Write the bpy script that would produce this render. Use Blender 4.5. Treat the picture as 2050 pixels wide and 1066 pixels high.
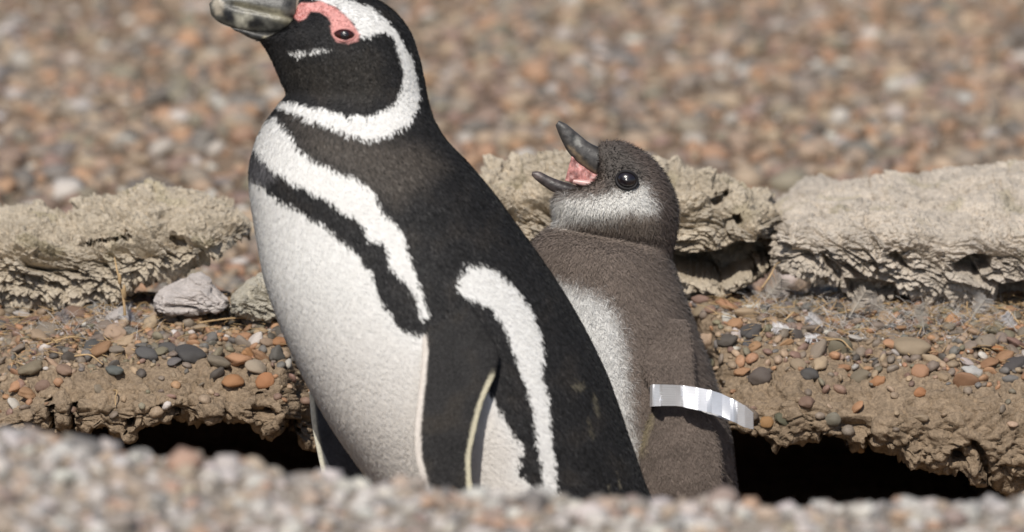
import bpy, math, random
import numpy as np
from mathutils import Vector, Matrix
from mathutils.bvhtree import BVHTree

for o in list(bpy.data.objects):
    bpy.data.objects.remove(o)
random.seed(7)
rng = np.random.default_rng(7)
scene = bpy.context.scene
COL = scene.collection

# ------------------------------------------------------------------ camera, sky, sun, exposure
S = 0.00034                 # metres per photograph pixel at the birds
D = 5.0                     # camera distance
PITCH = math.radians(12)
CP, SP = math.cos(PITCH), math.sin(PITCH)
CAM = np.array([0.0, -D * CP, D * SP])
RIGHT = np.array([1.0, 0, 0]); UP = np.array([0, SP, CP]); FWD = np.array([0, CP, -SP])
cam_data = bpy.data.cameras.new('camera')
cam = bpy.data.objects.new('camera', cam_data); COL.objects.link(cam)
cam.location = CAM; cam.rotation_euler = (math.pi / 2 - PITCH, 0, 0)
cam_data.sensor_width = 36; cam_data.lens = 36 * D / (2050 * S)
cam_data.clip_start = 0.1; cam_data.clip_end = 500
cam_data.dof.use_dof = True; cam_data.dof.focus_distance = 5.12
cam_data.dof.aperture_fstop = cam_data.lens / 43.0
scene.camera = cam

SUN_EL, SUN_AZ = math.radians(50), math.radians(14)      # azimuth: from behind the camera towards its left
to_sun = Vector((-math.sin(SUN_AZ) * math.cos(SUN_EL), -math.cos(SUN_AZ) * math.cos(SUN_EL), math.sin(SUN_EL)))
world = bpy.data.worlds.new('World'); scene.world = world; world.use_nodes = True
wn = world.node_tree
sky = wn.nodes.new('ShaderNodeTexSky'); sky.sky_type = 'NISHITA'; sky.sun_disc = False
sky.sun_elevation = SUN_EL; sky.sun_rotation = math.atan2(to_sun.x, to_sun.y)
bg = wn.nodes['Background']; bg.inputs['Strength'].default_value = 0.085
wn.links.new(sky.outputs[0], bg.inputs['Color'])
sun_d = bpy.data.lights.new('sun', 'SUN'); sun_d.energy = 3.9; sun_d.angle = math.radians(0.53)
sun_d.color = (1.0, 0.95, 0.87)
sun = bpy.data.objects.new('sun', sun_d); COL.objects.link(sun); sun.location = (-2, -4, 5)
sun.rotation_euler = to_sun.to_track_quat('Z', 'Y').to_euler()
scene.view_settings.view_transform = 'Standard'; scene.view_settings.look = 'None'
scene.view_settings.exposure = 0.0; scene.view_settings.gamma = 1.0
scene.cycles.use_denoising = True

# ------------------------------------------------------------------ geometry helpers
def Wp(px, py, y):
    """world point on the vertical plane Y=y that photograph pixel (px,py) measures"""
    px = np.asarray(px, float); py = np.asarray(py, float); y = np.asarray(y, float)
    cx, cy = (px - 1025) * S, (533 - py) * S
    d = (cx[..., None] * RIGHT + cy[..., None] * UP + D * FWD)
    t = (y - CAM[1]) / d[..., 1]
    return CAM + d * t[..., None]

def pix(P):
    q = np.asarray(P) - CAM
    w = q @ FWD
    return 1025 + (q @ RIGHT) / w * D / S, 533 - (q @ UP) / w * D / S

def Pp(px, py, d):
    """point at depth d (towards the birds' far side) measured square to the picture plane"""
    px, py, d = np.broadcast_arrays(np.asarray(px, float), np.asarray(py, float), np.asarray(d, float))
    k = 1 + d / D
    return ((px - 1025) * S * k)[..., None] * RIGHT + ((533 - py) * S * k)[..., None] * UP + d[..., None] * FWD

_perm = rng.permutation(512).astype(np.int64)
_grad = rng.normal(size=(512, 3)); _grad /= np.linalg.norm(_grad, axis=1)[:, None]
def _h(i, j, k):
    return _perm[(_perm[(_perm[i & 511] + j) & 511] + k) & 511]
def perlin(p):
    i = np.floor(p).astype(np.int64); f = p - i
    u = f * f * f * (f * (f * 6 - 15) + 10)
    r = 0
    for a in (0, 1):
        for b in (0, 1):
            for c in (0, 1):
                g = _grad[_h(i[:, 0] + a, i[:, 1] + b, i[:, 2] + c)]
                dd = (g * (f - np.array([a, b, c]))).sum(1)
                w = (u[:, 0] if a else 1 - u[:, 0]) * (u[:, 1] if b else 1 - u[:, 1]) * (u[:, 2] if c else 1 - u[:, 2])
                r = r + dd * w
    return r * 1.6
def fbm(p, octv=4, gain=0.5):
    r = 0; a = 1.0
    for k in range(octv):
        r = r + a * perlin(p * 2.03 ** k + 17.3 * k); a *= gain
    return r
def worley(p, full=False):
    i = np.floor(p).astype(np.int64); n = len(p)
    f1 = np.full(n, 9.0); f2 = np.full(n, 9.0); idr = np.zeros(n); dz = np.zeros(n)
    for a in (-1, 0, 1):
        for b in (-1, 0, 1):
            for c in (-1, 0, 1):
                q = i + np.array([a, b, c]); h = _h(q[:, 0], q[:, 1], q[:, 2])
                fp = q + 0.5 + 0.42 * _grad[h]
                dist = np.linalg.norm(fp - p, axis=1)
                near = dist < f1
                f2 = np.where(near, f1, np.minimum(f2, dist))
                idr = np.where(near, _perm[(h * 7 + 3) & 511] / 511.0, idr)
                dz = np.where(near, p[:, 2] - fp[:, 2], dz)
                f1 = np.where(near, dist, f1)
    return (f1, f2, idr, dz) if full else (f1, f2, idr)

def sstep(a, b, x):
    t = np.clip((x - a) / (b - a), 0, 1); return t * t * (3 - 2 * t)

def sdf(poly, X, Y):
    """signed distance to a polygon, negative inside"""
    P = np.array(poly, float); n = len(P)
    d = np.full(X.shape, 1e18); s = np.ones(X.shape)
    for k in range(n):
        a, b = P[k], P[(k - 1) % n]
        ex, ey = b[0] - a[0], b[1] - a[1]
        wx, wy = X - a[0], Y - a[1]
        t = np.clip((wx * ex + wy * ey) / (ex * ex + ey * ey + 1e-12), 0, 1)
        d = np.minimum(d, (wx - ex * t) ** 2 + (wy - ey * t) ** 2)
        c1, c2, c3 = Y >= a[1], Y < b[1], ex * wy > ey * wx
        s = np.where((c1 & c2 & c3) | (~c1 & ~c2 & ~c3), -s, s)
    return s * np.sqrt(d)

def catmull(P, n):
    P = np.asarray(P, float); m = len(P)
    seg = np.linalg.norm(np.diff(P, axis=0), axis=1) ** 0.5
    T = np.concatenate([[0], np.cumsum(seg)])
    t = np.linspace(0, T[-1], n)
    out = np.zeros((n, P.shape[1]))
    M = np.zeros_like(P)
    for k in range(m):
        a, b = max(k - 1, 0), min(k + 1, m - 1)
        M[k] = (P[b] - P[a]) / (T[b] - T[a])
    k = np.clip(np.searchsorted(T, t, side='right') - 1, 0, m - 2)
    h = (T[k + 1] - T[k])[:, None]; u = ((t - T[k])[:, None]) / h
    return ((2*u**3 - 3*u**2 + 1) * P[k] + (u**3 - 2*u**2 + u) * h * M[k] + (-2*u**3 + 3*u**2) * P[k+1] + (u**3 - u**2) * h * M[k+1])

def mk(name, V, F, mat, parent=None, smooth=True, color=None, normals=None):
    """link vertices and faces (one array of triangles or quads, or a list of both) as one mesh object"""
    me = bpy.data.meshes.new(name)
    Fs = F if isinstance(F, list) else [F]
    Fs = [np.asarray(f, np.int32) for f in Fs if len(f)]
    V = np.asarray(V, np.float32)
    me.vertices.add(len(V)); me.vertices.foreach_set('co', V.ravel())
    loops = np.concatenate([f.ravel() for f in Fs]); tot = np.concatenate([np.full(len(f), f.shape[1]) for f in Fs])
    me.loops.add(len(loops)); me.loops.foreach_set('vertex_index', loops)
    me.polygons.add(len(tot)); me.polygons.foreach_set('loop_start', (np.cumsum(tot) - tot).astype(np.int32))
    me.update(calc_edges=True); me.validate()
    me.polygons.foreach_set('use_smooth', np.full(len(tot), smooth))
    if color is not None:
        at = me.color_attributes.new('tint', 'FLOAT_COLOR', 'POINT')
        c4 = np.ones((len(V), 4), np.float32); c4[:, :3] = color
        at.data.foreach_set('color', c4.ravel())
    if normals is not None:
        me.normals_split_custom_set_from_vertices(np.asarray(normals, np.float32).tolist())
    if mat: me.materials.append(mat)
    o = bpy.data.objects.new(name, me); COL.objects.link(o)
    if parent:
        o.parent = parent
        o.matrix_parent_inverse = Matrix.Translation(-parent.location)
    return o

def tag(o, label=None, cat=None, group=None, kind=None):
    if label: o['label'] = label
    if cat: o['category'] = cat
    if group: o['group'] = group
    if kind: o['kind'] = kind
    return o

def empty(name, loc, label, cat, group=None):
    o = bpy.data.objects.new(name, None); COL.objects.link(o); o.location = loc
    o.empty_display_size = 0.05
    return tag(o, label, cat, group)

def grid_faces(n, m, wrap=False):
    i = np.arange(n - 1)[:, None]; j = np.arange(m if wrap else m - 1)[None, :]
    a = i * m + j; b = i * m + (j + 1) % m
    return np.stack([a, b, b + m, a + m], -1).reshape(-1, 4)

def grid_normals(G, wrap=False):
    du = np.gradient(G, axis=0)
    if wrap: dv = (np.roll(G, -1, 1) - np.roll(G, 1, 1)) / 2
    else: dv = np.gradient(G, axis=1)
    n = np.cross(du, dv); return n / (np.linalg.norm(n, axis=2, keepdims=True) + 1e-12)

# ------------------------------------------------------------------ materials
def material(name, base=(0.5, 0.5, 0.5), rough=0.8, attr=False, objcol=False, noise=None, bump=None, spec=0.3, sheen=0, sss=0):
    """noise = list of (scale, (dark, light) factors); bump = list of (scale, strength, distance)"""
    m = bpy.data.materials.new(name); m.use_nodes = True
    nt = m.node_tree; p = nt.nodes['Principled BSDF']
    p.inputs['Roughness'].default_value = rough
    p.inputs['Specular IOR Level'].default_value = spec
    if sheen:
        p.inputs['Sheen Weight'].default_value = sheen; p.inputs['Sheen Roughness'].default_value = 0.5
    if sss:
        p.inputs['Subsurface Weight'].default_value = sss; p.inputs['Subsurface Radius'].default_value = (0.006, 0.003, 0.002)
    tc = nt.nodes.new('ShaderNodeTexCoord')
    if attr:
        a = nt.nodes.new('ShaderNodeVertexColor'); a.layer_name = 'tint'; col = a.outputs['Color']
    elif objcol:
        a = nt.nodes.new('ShaderNodeObjectInfo'); col = a.outputs['Color']
    else:
        a = nt.nodes.new('ShaderNodeRGB'); a.outputs[0].default_value = (*base, 1); col = a.outputs[0]
    for sc, (lo, hi) in (noise or []):
        n = nt.nodes.new('ShaderNodeTexNoise'); n.inputs['Scale'].default_value = sc; n.inputs['Detail'].default_value = 5
        nt.links.new(tc.outputs['Object'], n.inputs['Vector'])
        r = nt.nodes.new('ShaderNodeMapRange'); r.inputs[1].default_value = 0.3; r.inputs[2].default_value = 0.7
        r.inputs[3].default_value = lo; r.inputs[4].default_value = hi
        nt.links.new(n.outputs[0], r.inputs[0])
        x = nt.nodes.new('ShaderNodeMix'); x.data_type = 'RGBA'; x.blend_type = 'MULTIPLY'; x.inputs[0].default_value = 1
        nt.links.new(col, x.inputs[6]); nt.links.new(r.outputs[0], x.inputs[7]); col = x.outputs[2]
    nt.links.new(col, p.inputs['Base Color'])
    prev = None
    for sc, st, dist in (bump or []):
        n = nt.nodes.new('ShaderNodeTexNoise'); n.inputs['Scale'].default_value = sc; n.inputs['Detail'].default_value = 6
        nt.links.new(tc.outputs['Object'], n.inputs['Vector'])
        b = nt.nodes.new('ShaderNodeBump'); b.inputs['Strength'].default_value = st; b.inputs['Distance'].default_value = dist
        nt.links.new(n.outputs[0], b.inputs['Height'])
        if prev: nt.links.new(prev, b.inputs['Normal'])
        prev = b.outputs[0]
    if prev: nt.links.new(prev, p.inputs['Normal'])
    return m

M_dirt = material('earth', attr=True, rough=0.95, spec=0.15, noise=[(60, (0.82, 1.12)), (420, (0.72, 1.25)), (1500, (0.8, 1.2))], bump=[(260, 0.7, 0.004), (1100, 0.6, 0.0012)])
M_rock = material('caliche_rock', attr=True, rough=0.95, spec=0.15, noise=[(45, (0.85, 1.1)), (500, (0.8, 1.18))], bump=[(330, 0.9, 0.003), (1300, 0.7, 0.001)])
M_pale = material('pale_stone', (0.50, 0.45, 0.42), rough=0.9, spec=0.2, noise=[(110, (0.75, 1.1)), (600, (0.85, 1.1))], bump=[(300, 0.5, 0.002)])
M_stone = material('gravel_stone', attr=True, rough=0.62, spec=0.35, noise=[(160, (0.85, 1.12)), (900, (0.8, 1.15))], bump=[(500, 0.25, 0.001)])
M_pebble = material('pebble', objcol=True, rough=0.62, spec=0.22, noise=[(110, (0.72, 1.15)), (650, (0.78, 1.2))], bump=[(420, 0.3, 0.0008)])
M_feather = material('plumage', attr=True, rough=0.62, spec=0.25, noise=[(900, (0.95, 1.04))], sheen=0.05)
M_skin = material('plumage_base', attr=True, rough=0.75, spec=0.15, noise=[(500, (0.8, 1.15))], bump=[(900, 0.3, 0.0008)])
M_down = material('chick_down', attr=True, rough=0.9, spec=0.1, noise=[(300, (0.85, 1.12))], sheen=0.1)
M_bill = material('bill_horn', attr=True, rough=0.42, spec=0.45, noise=[(90, (0.6, 1.35)), (420, (0.75, 1.25))], bump=[(260, 0.35, 0.0012)])
M_flesh = material('mouth_lining', (0.48, 0.22, 0.20), rough=0.4, spec=0.5, noise=[(260, (0.35, 1.45))], bump=[(380, 0.5, 0.0015)], sss=0.2)
M_eye = material('eye_dark', (0.012, 0.008, 0.010), rough=0.27, spec=0.9)
M_iris = material('iris_red_brown', (0.045, 0.010, 0.008), rough=0.12, spec=0.5, noise=[(500, (0.6, 1.4))])
M_lid = material('bare_pink_skin', (0.66, 0.31, 0.28), rough=0.6, spec=0.3, noise=[(700, (0.85, 1.1))], sss=0.15)
M_straw = material('dry_straw', (0.48, 0.33, 0.175), rough=0.8, noise=[(80, (0.6, 1.3))])
M_quill = material('quill', (0.62, 0.58, 0.5), rough=0.6)
M_vane = material('shed_feather_vane', (0.66, 0.63, 0.60), rough=0.8, noise=[(300, (0.7, 1.1))])
M_foot = material('foot_skin', (0.05, 0.045, 0.045), rough=0.7, bump=[(400, 0.5, 0.002)])
M_band = material('flipper_band_plastic', (0.80, 0.80, 0.82), rough=0.36, spec=0.6, noise=[(60, (0.85, 1.05))])
M_band.node_tree.nodes['Principled BSDF'].inputs['Metallic'].default_value = 0.45
nt = M_band.node_tree                      # fine ribbing along the strap
wv = nt.nodes.new('ShaderNodeTexWave'); wv.bands_direction = 'Z'; wv.inputs['Scale'].default_value = 190
tcn = nt.nodes.new('ShaderNodeTexCoord'); nt.links.new(tcn.outputs['Object'], wv.inputs['Vector'])
bp = nt.nodes.new('ShaderNodeBump'); bp.inputs['Strength'].default_value = 0.1; bp.inputs['Distance'].default_value = 0.0006
nt.links.new(wv.outputs[1], bp.inputs['Height']); nt.links.new(bp.outputs[0], nt.nodes['Principled BSDF'].inputs['Normal'])

# ------------------------------------------------------------------ ground: plain, pebbled bank, undercut burrow, gravel mound
def interp(x, pts):
    a = np.array(pts, float); return np.interp(x, a[:, 0], a[:, 1])
fine = np.arange(-0.46, 0.4601, 0.0017)
grow = [0.46]; st = 0.0022
while grow[-1] < 45: st *= 1.16; grow.append(grow[-1] + st)
xs = np.concatenate([-np.array(grow[1:])[::-1], fine, np.array(grow[1:])])
nx = len(xs)
def px_at(x, y): return 1025 + x / (S * (1 + y * CP / D))
nz = perlin(np.stack([xs * 22, xs * 0 + 3.3, xs * 0], 1)); nz2 = perlin(np.stack([xs * 60, xs * 0 + 9.1, xs * 0], 1)); nz3 = perlin(np.stack([xs * 150, xs * 0 + 4.1, xs * 0], 1))
pl = px_at(xs, 0.16)
lipY = interp(pl, [(-400, .17), (0, .16), (560, .175), (680, .27), (1400, .27), (1450, .20), (1500, .185), (1800, .165), (2050, .15), (2400, .16)]) + 0.006 * nz + 0.003 * nz2
rowT = interp(pl, [(-400, 800), (0, 795), (100, 775), (200, 760), (450, 752), (620, 760), (1450, 780), (1600, 770), (1800, 775), (2050, 790), (2400, 800)]) + 6 * nz
rowB = interp(pl, [(-400, 900), (0, 880), (90, 850), (150, 872), (260, 884), (330, 848), (450, 852), (620, 885), (1440, 850), (1480, 868), (1560, 905), (1640, 880), (1750, 912), (1830, 948), (1930, 968), (2010, 985), (2400, 1000)]) + 9 * nz2 + 6 * nz3
faceY = lipY - 0.022 + 0.004 * nz2
zT = Wp(pl, rowT, lipY)[:, 2]; zB = Wp(pl, rowB, faceY)[:, 2]
rowR = 622
zR = Wp(pl, pl * 0 + rowR, pl * 0 + 0.275)[:, 2]
pc = px_at(xs, -0.66)
zC = Wp(pc, interp(pc, [(-600, 860), (0, 872), (170, 902), (350, 925), (550, 952), (740, 978), (950, 998), (1200, 1014), (1400, 1016), (1600, 1020), (1900, 1022), (2050, 1014), (2600, 1000)]), pc * 0 - 0.66)[:, 2] + 0.0015 * nz2
inside = sstep(0.62, 0.40, np.abs(xs))                   # the pit closes beyond the frame
far = sstep(1.5, 0.6, np.abs(xs))
def lerp(a, b, t): return a + (b - a) * t
zT = lerp(-0.115, zT, far); zB = lerp(-0.125, zB, far); zR = lerp(-0.085, zR, far); zC = lerp(-0.04, zC, far)
wc = sstep(60, 150, pl) * sstep(2070, 2000, pl) * inside     # undercut
ZBG = -0.17
one = np.ones(nx)
ctrl = [(60 * one, ZBG * one), (20 * one, ZBG * one), (6 * one, ZBG * one), (3 * one, ZBG * one), (2 * one, ZBG * one), (1.2 * one, ZBG * one), (0.8 * one, (ZBG + .003) * one), (0.6 * one, (ZBG + .012) * one),
        (0.45 * one, zR - 0.028), (0.36 * one, zR - 0.004), (0.285 * one, zR), (np.maximum(0.235, lipY + .03), lerp(zR, zT, 0.35)), (lipY + 0.012, zT + 0.003), (lipY - 0.008, zT - 0.010),
        (faceY, lerp(zT, zB, 0.45)), (faceY + 0.002, zB)]
zF = -0.275
ex = [(0.20, 'c0'), (0.34, 'c1'), (0.62, 'c2'), (0.64, 'f'), (0.4, 'f'), (0.15, 'f'), (-0.1, 'f'), (-0.3, 'f'), (-0.57, 'm')]
line = np.linspace(0.03, 0.97, len(ex))
for (y, k), t in zip(ex, line):
    if k[0] == 'c':
        yy = lerp(faceY + 0.004, y, wc); zz = zB - (0.004, 0.012, 0.03)[int(k[1])] - 0.01 * (1 - wc) * (1 + int(k[1]))
    elif k == 'f':
        yy = np.minimum(y * one, lerp(faceY + 0.0, y, np.maximum(wc, 0.0 if y > .14 else 1))); zz = zF * one + 0.0
        if y <= .15: yy = np.minimum(yy, faceY - 0.01)
    else:
        yy = y * one; zz = zC - 0.05
    yf, zf = lerp(faceY, -0.58 * one, t), lerp(zB, zC, t)       # flat version outside the pit
    ctrl.append((lerp(yf, yy, inside), lerp(zf, zz, inside)))
ctrl += [(-0.63 * one, zC - 0.006), (-0.67 * one, zC), (-0.76 * one, zC - 0.001), (-0.92 * one, zC - 0.008), (-1.3 * one, lerp(zC, -0.1, .6)), (-2 * one, -0.12 * one), (-5 * one, -0.14 * one), (-15 * one, -0.14 * one), (-45 * one, -0.14 * one)]
C = np.stack([np.stack(c, -1) for c in ctrl], 1)            # nx, nc, 2
idx_lip = 12
cnt = np.array([2, 3, 4, 6, 14, 16, 14, 14, 18, 40, 40, 34, 16, 26, 26, 10] + [8, 8, 6, 10, 6, 6, 6, 6, 6] + [8, 10, 14, 10, 6, 4, 3, 3, 2, 1])[:C.shape[1] - 1]
seg_t = np.concatenate([k + np.arange(c) / c for k, c in enumerate(cnt)] + [[C.shape[1] - 1]])
# quadratic b-spline smoothing of the control polygon
def bspl(C, t):
    n = C.shape[1]
    k = np.clip(np.round(t).astype(int), 0, n - 1); u = t - k      # in [-.5,.5]
    a = C[:, np.clip(k - 1, 0, n - 1)]; b = C[:, k]; c = C[:, np.clip(k + 1, 0, n - 1)]
    u = u[None, :, None]
    return a * 0.5 * (0.5 - u) ** 2 + b * (0.75 - u * u) + c * 0.5 * (0.5 + u) ** 2
YZ = bspl(C, seg_t); YZ[:, 0] = C[:, 0]; YZ[:, -1] = C[:, -1]
G = np.zeros((nx, YZ.shape[1], 3)); G[..., 0] = xs[:, None]; G[..., 1:] = YZ
N = grid_normals(G)
if N[nx // 2, 3, 2] < 0: N = -N
flat = G.reshape(-1, 3); Nf = N.reshape(-1, 3)
near = (np.abs(flat[:, 0]) < 0.8) & (flat[:, 1] < 1.3) & (flat[:, 1] > -1.2)
face = np.clip(sstep(0.30, 0.20, flat[:, 1]) * sstep(-0.05, 0.1, flat[:, 1]), 0, 1)
p = flat[near]
fa = face[near]
f1, f2, idr = worley(p * np.array([75, 75, 110]) + 3.1 + 0.5 * perlin(p * 60)[:, None])
g1, g2, _ = worley(p * 210 + 0.3)
disp = 0.0030 * fbm(p * 28, 4) + fa * (0.0035 * (idr - 0.5) - 0.004 * sstep(0.12, 0.0, f2 - f1)) * sstep(-0.12, 0.02, fbm(p * 17 + 5, 2) + (fa - 0.55)) + 0.0016 * (0.5 - g1)
front = sstep(0.75, 0.2, Nf[near][:, 2])                    # steep bank face: clods and pits
disp += front * fa * (0.006 * fbm(p * 45 + 9, 4, 0.6) - 0.008 * sstep(0.25, 0.6, perlin(p * 55 + 2)))
flat[near] += Nf[near] * disp[:, None]
pits = [([(92, 800), (104, 796), (112, 864), (98, 870)], .03), ([(138, 808), (150, 806), (152, 866), (140, 868)], .03), ([(180, 862), (215, 858), (222, 884), (180, 886)], .03), ([(246, 838), (272, 834), (270, 862), (250, 866)], .025), ([(300, 816), (324, 814), (322, 828), (304, 832)], .018), ([(340, 814), (364, 812), (362, 824), (344, 826)], .018), ([(512, 784), (530, 780), (530, 792), (516, 794)], .012), ([(526, 816), (544, 818), (542, 830), (528, 830)], .014), ([(560, 845), (600, 840), (600, 870), (565, 872)], .02),
        ([(1730, 880), (1745, 872), (1750, 905), (1738, 912)], .02), ([(1900, 905), (1930, 900), (1935, 925), (1905, 930)], .02), ([(1945, 880), (1960, 884), (1985, 930), (1990, 975), (1970, 960)], .022), ([(1640, 868), (1700, 880), (1700, 895), (1640, 885)], .02), ([(1865, 960), (1905, 950), (1910, 975), (1870, 985)], .02)]
X_, Y_ = pix(flat[near]); fm = (fa > .3) & (Nf[near][:, 2] < .95)
X_ = X_ + 6 * perlin(p * 90); Y_ = Y_ + 6 * perlin(p * 90 + 30)
push = np.zeros(len(p))
for poly, dep in pits: push = np.maximum(push, dep * sstep(1, -6, sdf(poly, X_, Y_)))
q_ = flat[near]; q_[:, 1] += np.where(fm, push, 0); flat[near] = q_
tint = np.tile(np.array([0.275, 0.205, 0.140]), (len(flat), 1))
bgm = sstep(0.4, 0.7, flat[:, 1])[:, None]; fgm = sstep(-0.3, -0.45, flat[:, 1])[:, None]
tint = tint * (1 - bgm) + np.array([0.25, 0.18, 0.125]) * bgm
tint = tint * (1 - fgm) + np.array([0.36, 0.31, 0.26]) * fgm
F = grid_faces(nx, G.shape[1])
ground = mk('ground', flat, F, M_dirt, color=tint)
tag(ground, 'dry brown earth with a pebbled bank, a dark undercut burrow and a gravel mound', None, kind='structure')
bpy.context.view_layer.update()
dg = bpy.context.evaluated_depsgraph_get()
BV = BVHTree.FromObject(ground, dg)
def drop(x, y, z0=1.0):
    h = BV.ray_cast(Vector((x, y, z0)), Vector((0, 0, -1)))
    return h[0], h[1]
def look(px, py):
    d = Vector((px - 1025) * S * RIGHT + (533 - py) * S * UP + D * FWD).normalized()
    h = BV.ray_cast(Vector(CAM), d); n = h[1]
    if n is not None and n.dot(d) > 0: n = -n
    return h[0], n

# ------------------------------------------------------------------ rocks
def rock(name, label, p0, p1, top, edge, bot, Yb, Yf, Ye, Yc, Yk, seed, recess=(), step=0.0009, ends=(40, 40), amp=1.0, parent=None, origin=None, albedo=(0.52, 0.445, 0.345), topsmooth=0.2, res=380):
    n = max(24, int((p1 - p0) * S / step))
    px = np.linspace(p0, p1, n)
    t, e, b = interp(px, top), interp(px, edge), interp(px, bot)
    jag = perlin(np.stack([px * 0.06, px * 0 + seed, px * 0], 1)); t = t + 2.5 * jag
    tp = np.clip(np.minimum((px - p0) / ends[0], (p1 - px) / ends[1]), 0, 1); tp = np.sqrt(1 - (1 - tp) ** 2) * 0.97 + 0.03
    Ym = (Yf + Yk) / 2
    def Y(v): return Ym + (v - Ym) * tp + 0.008 * perlin(np.stack([px * 0.012, px * 0 + seed + 7, px * 0 + v * 9], 1))
    def Z(row, y): return Wp(px, row, y)[:, 2]
    yb, yf, ye, yc, yk = Y(Yb), Y(Yf), Y(Ye), Y(Yc), Y(Yk)
    zb, ze, zt = Z(b, yb), Z(e, ye), Z(t, yc)
    zt = np.maximum(zt, zb + 0.002); ze = np.clip(ze, zb + 0.001, None)
    h = np.maximum(ze - zb, 0.002)
    cp = [(yk, zb - 0.01), (lerp(yb, yk, .4), zb - 0.004), (yb, zb), (lerp(yb, yf, .75), zb + .12 * h), (yf, zb + .4 * h), (yf + .002, zb + .75 * h), (ye, ze), (lerp(ye, yc, .5), lerp(ze, zt, .6)), (yc, zt), (lerp(yc, yk, .5), zt - .006), (yk, lerp(zb, zt, .6))]
    Cc = np.stack([np.stack(c, -1) for c in cp], 1)
    w = np.array([.25, .7, 1.2, 1.3, 1.6, 1.4, 1.6, 1.6, .8, .3, .25]); cn = np.maximum(2, (w / w.sum() * res).astype(int))
    tt = np.concatenate([k + np.arange(c) / c for k, c in enumerate(cn)])
    m = len(cp); k = np.round(tt).astype(int); u = (tt - k)[None, :, None]; k %= m
    A, B, Cx = Cc[:, (k - 1) % m], Cc[:, k], Cc[:, (k + 1) % m]
    YZ = A * .5 * (.5 - u) ** 2 + B * (.75 - u * u) + Cx * .5 * (.5 + u) ** 2
    G = np.zeros((n, len(tt), 3)); G[..., 1:] = YZ
    G[..., 0] = ((px - 1025) * S)[:, None] * (1 + G[..., 1] * CP / D)
    Nn = grid_normals(G, True)
    c = G.mean(1, keepdims=True)
    if (Nn * (G - c)).sum(2).mean() < 0: Nn = -Nn
    V = G.reshape(-1, 3).copy(); nn = Nn.reshape(-1, 3)
    tapv = np.repeat(tp, len(tt))
    q = V + seed * 1.37
    warp = np.stack([perlin(q * 40), perlin(q * 40 + 31), perlin(q * 40 + 77)], 1) * 0.006
    tilt = q + warp; tilt = tilt.copy(); tilt[:, 2] += 0.35 * tilt[:, 0]
    f1, f2, i1, z1 = worley(tilt * np.array([45, 45, 95]), True)
    g1, g2, i2, z2 = worley(tilt * np.array([105, 105, 200]) + 5, True)
    k1, k2, i3, z3 = worley((q + warp * .4) * np.array([230, 230, 380]) + 8, True)
    up = sstep(0.35, 0.85, nn[:, 2])
    patch = 0.6 + 0.4 * sstep(-.35, .25, perlin(q * 24 + 90))
    rough = (1 - topsmooth * up) * patch
    d = 0.006 * fbm(q * 20, 3) + rough * (0.008 * (i1 - .5) - 0.0048 * z1 + 0.0056 * (i2 - .5) - 0.0042 * z2 + 0.0024 * (i3 - .5) - 0.0020 * z3 - 0.002 * sstep(.12, 0, g2 - g1)) + 0.0009 * fbm(q * 240, 3)
    d -= rough * 0.012 * sstep(0.34, 0.5, perlin(tilt * np.array([34, 34, 70]) + 50)) + rough * 0.006 * sstep(.34, .5, perlin(tilt * np.array([85, 85, 160]) + 20))
    V += nn * (d * amp * (0.25 + 0.75 * tapv))[:, None]
    if recess:
        X, Yp = pix(V); fr = nn[:, 1] < 0.3
        X = X + 10 * perlin(q * 60 + 4); Yp = Yp + 9 * perlin(q * 60 + 40)
        for poly, depth, soft in recess:
            s = sdf(poly, X, Yp)
            V[:, 1] += np.where(fr, depth * sstep(0, -soft, s), 0)
    al = np.array(albedo) * (1 + 0.12 * fbm(q * 30, 3) + 0.10 * (i2 - .5))[:, None]
    lich = sstep(0.35, 0.6, perlin(q * 38 + 12)) * sstep(0.1, 0.5, nn[:, 2])
    al = al * (1 - 0.3 * lich[:, None]) + np.array([0.30, 0.26, 0.13]) * (0.3 * lich[:, None])
    F = grid_faces(n, len(tt), True)
    m0 = len(tt)
    caps = [[(len(V) if s == 0 else len(V) + 1), (s * (n - 1)) * m0 + j, (s * (n - 1)) * m0 + (j + 1) % m0] for s in (0, 1) for j in range(m0)]
    V = np.concatenate([V, V[:m0].mean(0)[None], V[-m0:].mean(0)[None]]); al = np.concatenate([al, al[:1], al[-1:]])
    o = mk(name, V, [F, np.array(caps)], M_rock, color=np.clip(al, 0.05, 0.8), parent=parent, smooth=False)
    if label: tag(o, label, 'rock')
    return o

rock('rock_slab', 'long crumbly tan rock slab with an undercut pointed end, beside the dry upright stem', -220, 497,
     top=[(-220, 470), (-60, 440), (0, 432), (50, 424), (75, 423), (110, 432), (140, 438), (155, 432), (165, 418), (200, 408), (240, 402), (265, 388), (300, 380), (320, 384), (350, 398), (365, 400), (385, 394), (410, 404), (440, 412), (465, 428), (485, 438), (497, 452)],
     edge=[(-220, 500), (0, 480), (150, 478), (300, 468), (420, 462), (470, 455), (497, 460)],
     bot=[(-220, 640), (0, 630), (150, 622), (225, 612), (252, 586), (270, 566), (300, 552), (350, 542), (400, 526), (430, 506), (455, 482), (480, 466), (497, 462)],
     Yb=.305, Yf=.275, Ye=.29, Yc=.36, Yk=.46, seed=2, ends=(30, 90), recess=[([(150, 488), (260, 470), (270, 480), (160, 500)], .012, 6), ([(330, 470), (375, 478), (372, 500), (345, 512)], .014, 8)])
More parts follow.
